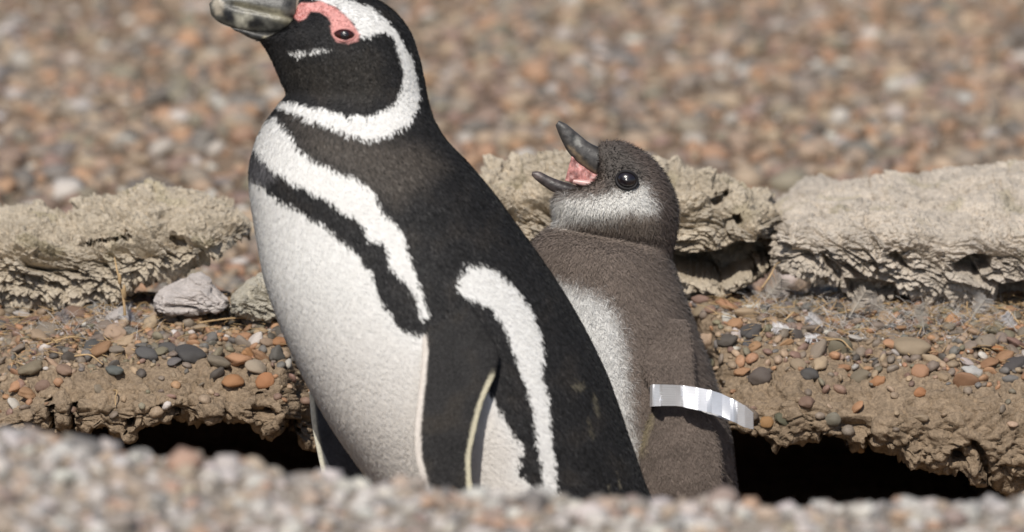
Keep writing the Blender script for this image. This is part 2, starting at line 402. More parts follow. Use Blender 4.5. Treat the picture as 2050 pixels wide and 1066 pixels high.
rock('rock_block', 'tall broken rock behind the chick with dark hollows under its ledges', 900, 1562,
     top=[(900, 372), (950, 352), (975, 341), (1000, 338), (1018, 347), (1030, 336), (1060, 331), (1130, 322), (1200, 326), (1290, 332), (1340, 343), (1400, 350), (1450, 365), (1495, 384), (1530, 402), (1562, 428)],
     edge=[(900, 410), (1000, 398), (1150, 385), (1340, 392), (1450, 410), (1530, 435), (1562, 440)],
     bot=[(900, 620), (1250, 640), (1390, 622), (1440, 618), (1490, 590), (1530, 540), (1552, 500), (1562, 450)],
     Yb=.335, Yf=.300, Ye=.315, Yc=.37, Yk=.48, seed=5, ends=(30, 45), amp=1.25, topsmooth=.2,
     recess=[([(1330, 498), (1400, 505), (1440, 498), (1480, 488), (1530, 478), (1560, 470), (1560, 520), (1500, 560), (1440, 574), (1400, 560), (1330, 556)], .055, 9), ([(1340, 600), (1390, 596), (1440, 596), (1480, 580), (1560, 540), (1540, 640), (1340, 640)], .05, 9),
             ([(1415, 395), (1455, 385), (1462, 400), (1440, 415), (1420, 415)], .016, 6), ([(1440, 440), (1480, 425), (1488, 448), (1450, 466)], .02, 8)])
rock('rock_chunk', 'small knobbly rock chunk perched on the broken rock at the chick\'s nape', 1290, 1339,
     top=[(1290, 330), (1303, 316), (1318, 311), (1330, 318), (1337, 326), (1339, 332)], edge=[(1290, 334), (1318, 322), (1339, 336)],
     bot=[(1290, 346), (1315, 348), (1339, 346)], Yb=.352, Yf=.348, Ye=.35, Yc=.36, Yk=.375, seed=8, ends=(14, 12), amp=.35, res=90, step=.0005)
rock('rock_slab', 'broad pale rock slab with a smooth sloping top and flaky hollowed front', 1538, 2300,
     top=[(1538, 452), (1550, 432), (1580, 412), (1620, 394), (1650, 393), (1690, 390), (1740, 384), (1780, 370), (1805, 365), (1860, 370), (1910, 360), (1960, 350), (2000, 345), (2050, 346), (2300, 360)],
     edge=[(1538, 458), (1600, 446), (1700, 440), (1800, 440), (1900, 460), (2000, 458), (2050, 450), (2300, 450)],
     bot=[(1538, 470), (1548, 515), (1575, 540), (1640, 552), (1690, 582), (1750, 598), (1830, 602), (1880, 614), (1960, 606), (2050, 622), (2300, 640)],
     Yb=.305, Yf=.28, Ye=.30, Yc=.42, Yk=.56, seed=11, ends=(50, 30), albedo=(0.55, 0.48, 0.40), topsmooth=.62,
     recess=[([(1895, 530), (1950, 505), (1985, 515), (1985, 540), (1960, 552), (1915, 548)], .03, 10), ([(1640, 500), (1665, 520), (1700, 545), (1690, 572), (1655, 545)], .018, 8), ([(1790, 500), (1830, 535), (1815, 545), (1770, 515)], .016, 6), ([(1690, 555), (1790, 560), (1800, 600), (1700, 590)], .02, 10), ([(2000, 570), (2060, 555), (2060, 625), (1980, 625)], .03, 10)])
rock('rock_fragment', 'angular grey-tan rock fragment half hidden behind the adult penguin\'s belly', 462, 640,
     top=[(462, 600), (490, 570), (505, 552), (530, 545), (600, 550), (640, 580)], edge=[(462, 606), (500, 585), (530, 575), (640, 590)],
     bot=[(462, 622), (500, 640), (540, 650), (640, 640)], Yb=.25, Yf=.235, Ye=.245, Yc=.27, Yk=.31, seed=14, ends=(20, 25), amp=.55, res=160, step=.0009, albedo=(.48, .44, .36))
ps = rock('pale_stone', 'pinkish white lumpy stone leaning under the end of the left rock slab', 306, 458,
     top=[(306, 600), (318, 580), (335, 566), (360, 556), (385, 545), (400, 543), (415, 552), (425, 570), (440, 590), (458, 604)], edge=[(306, 604), (340, 590), (400, 575), (458, 606)],
     bot=[(306, 614), (340, 628), (400, 634), (440, 626), (458, 612)], Yb=.248, Yf=.238, Ye=.245, Yc=.262, Yk=.30, seed=17, ends=(22, 25), amp=.3, res=170, step=.0007, topsmooth=.6)
ps['label'] = 'pinkish white lumpy stone wedged beneath the undercut end of the long slab'
ps['category'] = 'stone'; ps.data.materials.clear(); ps.data.materials.append(M_pale)

# ------------------------------------------------------------------ loose stones
def ico(sub):
    t = (1 + 5 ** .5) / 2
    V = [(-1, t, 0), (1, t, 0), (-1, -t, 0), (1, -t, 0), (0, -1, t), (0, 1, t), (0, -1, -t), (0, 1, -t), (t, 0, -1), (t, 0, 1), (-t, 0, -1), (-t, 0, 1)]
    F = [(0, 11, 5), (0, 5, 1), (0, 1, 7), (0, 7, 10), (0, 10, 11), (1, 5, 9), (5, 11, 4), (11, 10, 2), (10, 7, 6), (7, 1, 8), (3, 9, 4), (3, 4, 2), (3, 2, 6), (3, 6, 8), (3, 8, 9), (4, 9, 5), (2, 4, 11), (6, 2, 10), (8, 6, 7), (9, 8, 1)]
    V = [np.array(v) / np.linalg.norm(v) for v in V]
    for _ in range(sub):
        mid = {}; NF = []
        def m(a, b):
            k = (min(a, b), max(a, b))
            if k not in mid: v = V[a] + V[b]; V.append(v / np.linalg.norm(v)); mid[k] = len(V) - 1
            return mid[k]
        for a, b, c in F:
            x, y, z = m(a, b), m(b, c), m(c, a); NF += [(a, x, z), (b, y, x), (c, z, y), (x, y, z)]
        F = NF
    return np.array(V), np.array(F)
I0, I1, I2 = ico(0), ico(1), ico(2)
def lumpy(base, seed, a=0.22):
    V, F = base; return V * (1 + a * fbm(V * 0.9 + seed * 5.7, 2))[:, None], F
OCT = (np.concatenate([np.eye(3), -np.eye(3)]), np.array([[0, 1, 2], [1, 3, 2], [3, 4, 2], [4, 0, 2], [1, 0, 5], [3, 1, 5], [4, 3, 5], [0, 4, 5]]))
PAL = {'orange': (0.38, 0.205, 0.11), 'tan': (0.38, 0.275, 0.185), 'grey brown': (0.215, 0.175, 0.14), 'slate grey': (0.125, 0.124, 0.120), 'dark': (0.06, 0.057, 0.055), 'reddish brown': (0.22, 0.135, 0.105), 'pale': (0.52, 0.48, 0.44), 'olive grey': (0.20, 0.18, 0.125)}
def frames(n, jit):
    n = n + rng.normal(0, jit, n.shape); n /= np.linalg.norm(n, axis=1)[:, None]
    a = rng.normal(size=n.shape); t = np.cross(n, a); t /= np.linalg.norm(t, axis=1)[:, None]
    return np.stack([t, np.cross(n, t), n], 2)
def join_stones(name, pos, nor, size, cols, bases, jit=0.25, flatten=(0.38, 0.7), sink=0.22, label=None):
    n = len(pos); R = frames(nor, jit)
    sc = np.stack([size, size * rng.uniform(.62, .95, n), size * rng.uniform(*flatten, n)], 1) * 0.5
    pos = pos + nor * (sc[:, 2] * (1 - 2 * sink))[:, None]
    which = rng.integers(0, len(bases), n); Vs, Fs, Cs, off = [], [], [], 0
    for k, (T, F) in enumerate(bases):
        s = which == k; c = s.sum()
        if not c: continue
        v = np.einsum('nij,nmj->nmi', R[s], T[None] * sc[s][:, None, :]) + pos[s][:, None, :]
        Vs.append(v.reshape(-1, 3)); Cs.append(np.repeat(cols[s], len(T), 0))
        Fs.append((F[None] + (np.arange(c) * len(T))[:, None, None] + off).reshape(-1, 3)); off += c * len(T)
    return tag(mk(name, np.concatenate(Vs), np.concatenate(Fs), M_stone, color=np.concatenate(Cs)), label, 'gravel', None, 'stuff')
def palette(n, weights):
    k = list(weights); w = np.array([weights[a] for a in k], float); w /= w.sum()
    idx = rng.choice(len(k), n, p=w); c = np.array([PAL[a] for a in k])[idx]
    return np.clip(c * rng.uniform(.75, 1.25, (n, 1)) * (1 + rng.normal(0, .025, (n, 3))), .02, .75), [k[i] for i in idx]
def scatter(n, xr, yr, accept=None):
    P, Nn = [], []
    for x, y in zip(rng.uniform(*xr, n), rng.uniform(*yr, n)):
        if accept and not accept(x, y): continue
        h, nn = drop(x, y)
        if h is None: continue
        P.append(h); Nn.append(nn if nn.z > 0 else -nn)
    return np.array(P), np.array(Nn)
low = [lumpy(I1, k, .3) for k in range(4)]
ocs = [lumpy(ico(0), k + 10, .3) for k in range(5)]
# background plain
P, Nn = scatter(29000, (-1.15, 1.15), (.55, 3.2))
sz = np.clip(rng.lognormal(math.log(.0150), .40, len(P)), .006, .036)
cw = {'orange': 3.0, 'tan': 5.5, 'grey brown': 3.4, 'slate grey': 1.6, 'dark': .7, 'reddish brown': 1.8, 'pale': 1.1, 'olive grey': 1}
c, _ = palette(len(P), cw); c = c * .70 + np.array([.36, .29, .225]) * .32      # dust
join_stones('background_gravel', P, Nn, sz, c, ocs, label='out of focus orange and grey gravel covering the plain behind the rocks')
# foreground mound
P, Nn = scatter(9000, (-.6, .6), (-1.15, -.55))
sz = np.clip(rng.lognormal(math.log(.0098), .40, len(P)), .004, .024)
c, _ = palette(len(P), {'pale': 8, 'tan': 4, 'grey brown': 2.5, 'slate grey': 1.3, 'orange': 1.3, 'dark': .4, 'reddish brown': .8})
c = np.clip(c * .68 + np.array([.50, .45, .41]) * .32, 0, .75)
join_stones('mound_gravel', P, Nn, sz, c, ocs + low[:1], label='blurred pale gravel heaped on the mound in front of the burrow')
# pebbled bank: grit, small gravel (joined) and the 300 that show largest (single)
lipf = lambda x: float(np.interp(x, xs, lipY))
def dens(x, y, soft):
    t = (y - lipf(x)) / .10
    return rng.random() < np.clip((t - .05) * soft, 0.05, 1)
P, Nn = scatter(9000, (-.46, .46), (.10, .36), lambda x, y: dens(x, y, 1.6))
sz = np.clip(rng.lognormal(math.log(.0042), .35, len(P)), .0016, .009)
c, _ = palette(len(P), cw)
join_stones('bank_gravel', P, Nn, sz, c * .75 + np.array([.26, .195, .135]) * .25, low, label='small mixed gravel and grit on the bank between the pebbles')
# pebbles stuck in the steep face
peb_mesh = []
for k in range(9):
    V, F = lumpy(I2, k + 30, .26 if k < 6 else .4)
    o = mk('pebble', V * .5, F, M_pebble); peb_mesh.append(o.data); bpy.data.objects.remove(o)
LAB = {}
def pebble(pos, nor, size, col, label, group, flatv=None, spin=None, jit=.22, sink=.20, asp=None):
    o = bpy.data.objects.new('pebble', random.choice(peb_mesh)); COL.objects.link(o)
    R = frames(np.array([nor]), jit)[0]
    if spin is not None:                      # long axis along the picture
        t = np.array([math.cos(spin), math.sin(spin), 0]); n = R[:, 2]; t = t - n * (t @ n); t /= np.linalg.norm(t); R = np.stack([t, np.cross(n, t), n], 1)
    s3 = size * (flatv or random.uniform(.36, .56)); s2 = size * (asp or random.uniform(.65, .92))
    p = np.array(pos) + np.array(nor) * s3 * (.5 - sink)
    m = Matrix(((R[0, 0], R[0, 1], R[0, 2], p[0]), (R[1, 0], R[1, 1], R[1, 2], p[1]), (R[2, 0], R[2, 1], R[2, 2], p[2]), (0, 0, 0, 1)))
    o.matrix_world = m @ Matrix.Diagonal((size, s2, s3, 1))
    o.color = (*col, 1)
    return tag(o, label, 'pebble', group)
special = [  # px, py, width px, colour, label
    (378, 714, 60, (.035, .045, .055), 'large glossy slate-blue pebble, the darkest in the row on the breast-side bank'),
    (187, 702, 46, (.05, .062, .07), 'rounded blue-grey pebble among tan ones before the long slab'),
    (292, 714, 50, (.075, .085, .095), 'angular slate pebble beside the large glossy slate-blue one'),
    (335, 703, 40, (.06, .068, .075), 'flat dark slate pebble lying between two bigger slate pebbles'),
    (466, 768, 46, (.42, .20, .085), 'flat orange pebble lying alone on bare earth by the adult\'s belly'),
    (531, 764, 40, (.44, .19, .08), 'blocky bright orange pebble stuck in the bare earth by the belly'),
    (494, 712, 34, (.45, .22, .09), 'round orange pebble at the edge of the pebbled bank near the belly'),
    (512, 740, 44, (.40, .33, .25), 'pale tan oval pebble above the two orange ones on bare earth'),
    (228, 746, 36, (.10, .125, .125), 'smooth grey-green flat pebble at the lip of the burrow bank'),
    (135, 722, 46, (.055, .05, .045), 'dark brown pebble lying next to a long straw'),
    (558, 690, 34, (.38, .18, .08), 'orange-brown pebble touching the adult\'s belly outline'),
    (268, 608, 46, (.22, .15, .105), 'brown oval pebble in the mouth of the hollow under the long slab'),
    (294, 598, 36, (.38, .20, .10), 'orange pebble resting on the brown oval one under the slab'),
    (286, 617, 30, (.23, .21, .18), 'grey pebble wedged between the brown pebble and the pinkish stone'),
    (312, 619, 38, (.34, .32, .30), 'pale grey long pebble leaning on the pinkish stone'),
    (1502, 668, 46, (.05, .057, .065), 'dark slate oval pebble on the bank close to the chick\'s back'),
    (1497, 692, 24, (.05, .065, .085), 'little blue-black pebble just below the dark slate oval one'),
    (1415, 685, 42, (.52, .37, .26), 'cream pebble pressed against the chick\'s back'),
    (1820, 702, 78, (.36, .28, .19), 'longest flat tan pebble on the bank before the broad slab'),
    (1945, 750, 38, (.55, .54, .52), 'single white pebble at the bare edge of the bank'),
    (1998, 702, 28, (.42, .17, .06), 'bright orange pebble among dark ones before the broad slab'),
    (2030, 735, 44, (.04, .045, .055), 'black pebble at the bare edge of the bank near the white one'),
    (1620, 753, 40, (.05, .058, .065), 'flat dark pebble on the bare lip of the bank'),
    (1524, 758, 46, (.10, .085, .08), 'grey-brown dark pebble at the lip of the bank near the flipper band'),
    (1566, 842, 34, (.09, .10, .065), 'greenish pebble set in the bank edge beside the band\'s tip'),
    (1537, 846, 30, (.36, .19, .07), 'orange pebble set in the bank edge beside the greenish one'),
    (1722, 757, 40, (.20, .17, .12), 'olive-brown round pebble on the lip above the hollow'),
    (1758, 765, 30, (.42, .20, .09), 'small orange pebble next to the olive-brown round one'),
    (1842, 787, 26, (.42, .18, .075), 'lone orange pebble embedded in the bare bank slope'),
    (1722, 899, 22, (.34, .19, .08), 'small orange-brown pebble embedded in the overhang'),
    (1668, 838, 34, (.20, .19, .15), 'grey flat pebble embedded in the bare earth above the hollow'),
]
taken = []
for px, py, wpx, col, lab in special:
    h, nn = look(px, py)
    if h is None: continue
    if nn.z < .35: nn = (nn + Vector((0, 0, .8))).normalized()
    pebble(h, nn, wpx * S * 1.04, tuple(np.array(col) * .74 + np.array([.20, .15, .11]) * .26), lab, None, spin=random.uniform(-.3, .3), jit=.08, flatv=random.uniform(.42, .58), asp=random.uniform(.7, .85))
    taken.append((h.x, h.y, wpx * S))
cand = []
tries = 0
cell = {}
for a_ in taken: cell.setdefault((int(a_[0] // .02), int(a_[1] // .02)), []).append(a_)
while len(cand) < 1500 and tries < 30000:
    tries += 1
    x, y = random.uniform(-.40, .40), random.uniform(.14, .325)
    if -.12 < x < .08: continue
    t = (y - lipf(x)) / .10
    if random.random() > min(1, max(.03, (t - .12) * 3.0)): continue
    sz1 = min(.019, max(.0045, random.lognormvariate(math.log(.0108), .30))) * (1 if tries < 9000 else .6)
    ci, cj = int(x // .02), int(y // .02)
    if any((x - a) ** 2 + (y - b) ** 2 < ((sz1 + c) * .37) ** 2 for i in (-1, 0, 1) for j in (-1, 0, 1) for a, b, c in cell.get((ci + i, cj + j), ())): continue
    h, nn = drop(x, y)
    if h is None: continue
    if nn.z < 0: nn = -nn
    cell.setdefault((ci, cj), []).append((x, y, sz1)); cand.append((h, nn, sz1))
cand.sort(key=lambda a: -a[2])
cc, cn_ = palette(len(cand), {'orange': 3, 'tan': 4.6, 'grey brown': 4, 'slate grey': 1.7, 'dark': .9, 'reddish brown': 2.2, 'pale': .7, 'olive grey': 1.5})
cc = cc * .82 + np.array([.27, .205, .145]) * .18          # dust
nsingle = 269
MARKS = [(-.335, .27, 'the foot of the long slab'), (-.335, .19, 'the burrow lip beyond the dark brown pebble'), (-.27, .27, 'the dry upright stem'), (-.27, .20, 'the rounded blue-grey pebble'), (-.215, .255, 'the pinkish white stone'), (-.215, .195, 'the large glossy slate-blue pebble'), (-.155, .25, 'the rock fragment behind the adult'), (-.155, .195, 'the orange pebbles by the adult\'s belly'),
         (.13, .28, 'the broken rock behind the chick'), (.14, .22, 'the chick\'s back'), (.175, .24, 'the dark slate oval pebble'), (.20, .28, 'the gap between the two rocks'), (.22, .23, 'the bright white shed feather'), (.25, .21, 'the olive-brown round pebble'), (.28, .275, 'the broad slab\'s flaky front'), (.285, .24, 'the longest flat tan pebble'), (.325, .21, 'the single white pebble'), (.34, .27, 'the broad slab\'s dark hole'), (.35, .235, 'the bright orange pebble among dark ones')]
for (h, nn, s1), col, cname in list(zip(cand, cc, cn_))[:nsingle]:
    mkn = min(MARKS, key=lambda a: (a[0] - h.x) ** 2 + (a[1] - h.y) ** 2)[2]
    sw = 'large' if s1 > .0138 else 'small' if s1 < .0112 else 'medium-sized'
    pebble(h, nn, s1, col, f'{sw} {cname} pebble lying near {mkn}', f'{sw} {cname} pebbles near {mkn}', spin=random.gauss(0, .5))
rest = cand[nsingle:]
if rest:
    join_stones('bank_pebbles', np.array([np.array(r[0]) for r in rest]), np.array([np.array(r[1]) for r in rest]), np.array([r[2] for r in rest]), cc[nsingle:], [lumpy(I1, 50, .25), lumpy(I1, 51, .25), lumpy(I1, 52, .25), lumpy(I1, 53, .25)], label='remaining small pebbles mixed into the bank gravel')

# ------------------------------------------------------------------ generic loft and plumage
def loft(pairs, bf, d0, nr, ns, power=2.0, cap=True):
    """pairs: (lx,ly,rx,ry) outline points; bf: depth/half width per pair; d0: centre depth per pair -> grid (nr,ns,3) plus px,py"""
    A = np.concatenate([np.array(pairs, float), np.array(bf, float)[:, None] * 100, np.array(d0, float)[:, None] * 3000], 1)
    A = catmull(A, nr)
    L, R, b, dc = A[:, :2], A[:, 2:4], A[:, 4] / 100, A[:, 5] / 3000
    c = (L + R) / 2; h = (R - L) / 2; half = np.linalg.norm(h, axis=1)
    th = np.linspace(0, 2 * math.pi, ns, endpoint=False)
    co, si = np.cos(th), np.sin(th)
    co = np.sign(co) * np.abs(co) ** (2 / power); si = np.sign(si) * np.abs(si) ** (2 / power)
    X = c[:, None, 0] + h[:, None, 0] * co; Y = c[:, None, 1] + h[:, None, 1] * co
    dd = dc[:, None] - (half * S * b)[:, None] * si
    return X, Y, dd
def loft_mesh(name, X, Y, dd, mat, parent, color, smooth=True):
    G = Pp(X, Y, dd); n, m = X.shape
    V = G.reshape(-1, 3); F = grid_faces(n, m, True)
    caps = [[(len(V) if s == 0 else len(V) + 1), (s * (n - 1)) * m + j, (s * (n - 1)) * m + (j + 1) % m] for s in (0, 1) for j in range(m)]
    caps = [c if c[0] == len(V) + 1 else [c[0], c[2], c[1]] for c in caps]
    V = np.concatenate([V, V[:m].mean(0)[None], V[-m:].mean(0)[None]])
    if color is not None: color = np.concatenate([color, color[:m].mean(0)[None], color[-m:].mean(0)[None]])
    o = mk(name, V, [F, np.array(caps)], mat, parent=parent, color=color, smooth=smooth)
    return o, G
def outward(G):
    N = grid_normals(G, True)
    if (N * (G - G.mean(1, keepdims=True))).sum(2).mean() < 0: N = -N
    return N
def plumes(name, G, X, Y, colf, n, length, width, lift, jitter, mat, parent, kite=True, flip=False, seed=1, ntilt=.12, keep=None, mottle=.08):
    """short feather blades combed from head to tail over a lofted grid"""
    r = np.random.default_rng(seed)
    N = outward(G); nr, m = X.shape
    a = np.linalg.norm(np.cross(np.roll(G, -1, 1)[:-1] - G[:-1], G[1:] - G[:-1]), axis=2)
    pr = a.ravel() / a.sum(); cell = r.choice(len(pr), n, p=pr); i, j = cell // m, cell % m
    u, v = r.random(n)[:, None], r.random(n)[:, None]; j2 = (j + 1) % m
    def bil(Q):
        q = lambda a, b: Q[a, b] if Q.ndim == 3 else Q[a, b][:, None]
        return (q(i, j) * (1 - u) + q(i + 1, j) * u) * (1 - v) + (q(i, j2) * (1 - u) + q(i + 1, j2) * u) * v
    p = bil(G); nn = bil(N); nn /= np.linalg.norm(nn, axis=1)[:, None]
    X0, Y0 = bil(X)[:, 0], bil(Y)[:, 0]
    if keep is not None:
        k = keep(X0, Y0, r); p, nn, X0, Y0, i, j = p[k], nn[k], X0[k], Y0[k], i[k], j[k]; n = len(p)
    fl = G[i, j] - G[i + 1, j]
    if flip: fl = -fl
    fl /= np.linalg.norm(fl, axis=1)[:, None] + 1e-9
    fl = fl + r.normal(0, jitter, (n, 3)); fl -= nn * (fl * nn).sum(1)[:, None]; fl /= np.linalg.norm(fl, axis=1)[:, None] + 1e-9
    sd = np.cross(nn, fl)
    L = (length(X0, Y0) if callable(length) else length) * r.uniform(.6, 1.3, n); Wd = width * r.uniform(.6, 1.3, n); lf = lift * r.uniform(.2, 1.4, n)
    base = p - nn * 0.0003
    tip = p + fl * L[:, None] + nn * lf[:, None]
    if kite:
        mid = p + fl * (L * .55)[:, None] + nn * (lf * .8)[:, None]
        V = np.stack([base, mid + sd * (Wd / 2)[:, None], tip, mid - sd * (Wd / 2)[:, None]], 1); k = 4
        F = np.arange(n)[:, None] * 4 + np.array([0, 3, 2, 1])
    else:
        V = np.stack([base + sd * (Wd / 2)[:, None], tip, base - sd * (Wd / 2)[:, None]], 1); k = 3
        F = np.arange(n)[:, None] * 3 + np.array([0, 2, 1])
    col = colf(X0, Y0, r); dk = sstep(.25, .05, col[:, 1])[:, None]; col = col * (1 + r.normal(0, 1, (n, 1)) * (mottle * dk + .025 * (1 - dk)))
    nb = nn + r.normal(0, 1, (n, 3)) * (ntilt * (.15 + .85 * dk)) - fl * .05; nb /= np.linalg.norm(nb, axis=1)[:, None]
    o = mk(name, V.reshape(-1, 3), F, mat, parent=parent, color=np.clip(np.repeat(col, k, 0), .004, .9), normals=np.repeat(nb, k, 0))
    o['kind'] = 'stuff'
    return o

# ------------------------------------------------------------------ adult penguin
floor_z = -0.27
adult = empty('penguin', (0.06, 0.0, floor_z), 'adult black and white penguin with pink skin round the eye, standing before the chick', 'penguin')
A_pairs = [(1120, 1330, 1290, 1335), (1010, 1275, 1385, 1275), (900, 1160, 1395, 1175), (800, 1040, 1345, 1075), (740, 965, 1300, 990), (660, 850, 1262, 885), (600, 740, 1217, 757), (560, 650, 1165, 650), (530, 560, 1106, 552), (513, 470, 1042, 462), (501, 390, 988, 388),
           (500, 335, 937, 327), (514, 280, 896, 284), (535, 240, 873, 248), (560, 208, 861, 218), (572, 188, 854, 188), (561, 160, 848, 155), (546, 125, 838, 112), (531, 97, 818, 60), (520, 84, 785, 20), (518, 83, 745, -4), (530, 82, 700, -18), (552, 76, 652, -21), (572, 64, 620, -16), (586, 46, 600, -4)]
A_b = [.8, .8, .8, .8, .8, .8, .8, .8, .8, .8, .8, .8, .8, .79, .78, .76, .75, .75, .75, .74, .72, .66, .60, .52, .42]
A_d = [-.02] * len(A_pairs)
X, Y, dd = loft(A_pairs, A_b, A_d, 330, 300)
# subtle chest/shoulder relief
poly_stripe = [(690, -2), (740, 12), (775, 42), (803, 78), (822, 112), (834, 150), (840, 190), (836, 217), (820, 242), (790, 263), (755, 276), (725, 276), (690, 262), (650, 246), (600, 233), (562, 217), (553, 203), (575, 203), (620, 212), (670, 222), (700, 231), (740, 231), (770, 219), (795, 204), (800, 183), (808, 150), (800, 110), (786, 76), (770, 62), (745, 70), (722, 76), (715, 60), (700, 40), (672, 14), (640, 2), (610, -4), (640, -14)]
poly_pink = [(578, 22), (600, 8), (640, 2), (672, 15), (702, 42), (720, 70), (716, 82), (697, 88), (674, 84), (663, 68), (662, 48), (655, 32), (640, 24), (622, 24), (614, 36), (598, 44), (590, 38)]
poly_band = [(552, 232), (580, 262), (602, 298), (640, 325), (680, 344), (722, 360), (745, 378), (752, 402), (764, 420), (782, 435), (802, 460), (810, 490), (822, 520), (832, 560), (846, 590), (856, 625), (842, 640), (832, 600), (815, 570), (795, 547), (780, 537), (774, 510), (768, 485), (735, 476), (724, 450), (714, 437), (690, 425), (660, 402), (620, 381), (580, 360), (550, 340), (525, 312), (508, 292), (518, 262), (536, 240)]
poly_belly = [(480, 345), (505, 356), (526, 372), (550, 391), (580, 411), (610, 426), (640, 446), (664, 460), (672, 476), (692, 486), (711, 500), (720, 520), (741, 541), (748, 562), (756, 592), (775, 620), (792, 646), (810, 664), (830, 668), (860, 672), (900, 700), (955, 750), (984, 792), (1000, 820), (1015, 850), (1028, 870), (1042, 884), (1046, 905), (1036, 925), (1032, 942), (1052, 958), (1070, 990), (1110, 1090), (1180, 1200), (1200, 1340), (900, 1340), (440, 800)]
poly_flank = [(915, 556), (935, 530), (970, 529), (1005, 549), (1040, 585), (1060, 620), (1078, 660), (1086, 700), (1079, 735), (1091, 775), (1099, 830), (1106, 900), (1112, 960), (1120, 1080), (1095, 1080), (1085, 980), (1079, 930), (1070, 870), (1064, 820), (1054, 780), (1040, 740), (1025, 700), (1011, 665), (1000, 640), (984, 616), (950, 600), (920, 586), (907, 573)]
poly_gape = [(574, 103), (600, 101), (630, 98), (663, 93), (650, 103), (622, 107), (600, 113), (585, 110)]
def noise2(X, Y, s, o=0): return perlin(np.stack([X.ravel() * s, Y.ravel() * s, X.ravel() * 0 + o], 1)).reshape(X.shape)
def adult_color(X, Y, r, jit=2.2):
    n = 4 * noise2(X, Y, .055) + 3 * noise2(X, Y, .14, 5) + r.normal(0, jit, X.shape)
    w = np.minimum.reduce([sdf(poly_stripe, X, Y), sdf(poly_band, X, Y), sdf(poly_belly, X, Y), sdf(poly_flank, X, Y)])
    w = np.minimum(w, sdf(poly_gape, X, Y) + 1.5 - .45 * n)
    white = sstep(1.5, -1.5, w + n)[..., None]
    v = noise2(X, Y, .018, 3); v2 = noise2(X, Y, .08, 8)
    black = np.array([.0215, .0205, .0210]) * (1 + .35 * v + .25 * v2)[..., None]
    warm = sstep(.0, .6, v + .2 * v2)[..., None]; black = black * (1 - .5 * warm) + np.array([.034, .028, .023]) * .5 * warm
    throat = (sstep(30, -30, sdf([(575, 228), (690, 268), (850, 290), (890, 330), (790, 410), (700, 345), (620, 305)], X, Y)) * .8)[..., None]
    black = black * (1 - throat) + np.array([.085, .072, .061]) * throat
    grey = (sstep(20, -10, sdf([(495, 300), (530, 320), (545, 350), (520, 365), (495, 350)], X, Y)))[..., None]
    black = black * (1 - grey) + np.array([.12, .115, .12]) * grey
    cheek = (sstep(25, -25, sdf([(560, 120), (640, 118), (740, 100), (770, 160), (740, 205), (640, 190), (580, 170)], X, Y)) * .6)[..., None]
    black = black * (1 - cheek) + np.array([.040, .035, .029]) * (1 + .4 * v2)[..., None] * cheek
    # scuffed pale marks on the lower back
    mk_ = np.minimum.reduce([sdf([(1140, 764), (1166, 760), (1164, 772), (1146, 776)], X, Y), sdf([(1183, 780), (1192, 790), (1197, 825), (1190, 828)], X, Y), sdf([(1174, 830), (1186, 870), (1180, 872)], X, Y), sdf([(1232, 940), (1240, 968), (1234, 970)], X, Y), sdf([(1214, 962), (1220, 985), (1214, 985)], X, Y)])
    sc = (sstep(3, -3, mk_ + n * .5) * .75)[..., None]
    black = black * (1 - sc) + np.array([.16, .14, .10]) * sc
    wcol = np.array([.80, .785, .76]) * (1 + .05 * v2)[..., None]
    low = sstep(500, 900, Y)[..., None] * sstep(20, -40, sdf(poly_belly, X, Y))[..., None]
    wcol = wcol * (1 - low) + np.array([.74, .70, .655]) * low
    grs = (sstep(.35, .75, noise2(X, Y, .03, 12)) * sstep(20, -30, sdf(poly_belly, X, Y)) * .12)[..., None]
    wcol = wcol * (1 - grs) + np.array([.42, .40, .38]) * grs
    c = black * (1 - white) + wcol * white
    pk = sstep(1.5, -1.5, sdf(poly_pink, X, Y) + n * .45)[..., None]
    return c * (1 - pk) + np.array([.72, .35, .32]) * (1 + .12 * v2)[..., None] * pk
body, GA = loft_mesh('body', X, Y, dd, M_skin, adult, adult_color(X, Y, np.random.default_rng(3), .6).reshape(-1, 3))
head_len = lambda X, Y: np.where(Y < 230, .0030, .0052) * np.where(sdf(poly_pink, X, Y) < 4, .35, 1)
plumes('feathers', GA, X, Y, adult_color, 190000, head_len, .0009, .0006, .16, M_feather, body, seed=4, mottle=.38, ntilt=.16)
bpy.context.view_layer.update(); dg = bpy.context.evaluated_depsgraph_get()

def ellipsoid(name, px, py, d, rx, ry, rd, mat, parent, rot=0, nr=20, ns=28, pinch=0):
    a = np.linspace(-math.pi / 2, math.pi / 2, nr)[:, None]; b = np.linspace(0, 2 * math.pi, ns, endpoint=False)[None]
    x = rx * np.cos(a) * np.cos(b); y = ry * np.cos(a) * np.sin(b); z = rd * np.sin(a) + 0 * b
    if pinch: y = y * (1 - pinch * np.abs(np.cos(b) * np.cos(a)) ** 2)
    xr = x * math.cos(rot) - y * math.sin(rot); yr = x * math.sin(rot) + y * math.cos(rot)
    return loft_mesh(name, px + xr, py + yr, d + z * S, mat, parent, None)[0]
def ring(name, px, py, d, rx, ry, tube, mat, parent, rot=0, pinch=0, dbend=0):
    a = np.linspace(0, 2 * math.pi, 41)[:, None]; b = np.linspace(0, 2 * math.pi, 10, endpoint=False)[None]
    R = 1 + 0 * a
    yy = ry * np.sin(a) * (1 - pinch * np.cos(a) ** 2)
    x = (rx + tube * np.cos(b)) * np.cos(a); y = yy + tube * np.cos(b) * np.sin(a); z = tube * np.sin(b) + dbend * np.cos(a) ** 2
    xr = x * math.cos(rot) - y * math.sin(rot); yr = x * math.sin(rot) + y * math.cos(rot)
    G = Pp(px + xr, py + yr, d + z * S); return mk(name, G.reshape(-1, 3), grid_faces(41, 10, True), mat, parent=parent)
bvA = BVHTree.FromObject(body, dg)
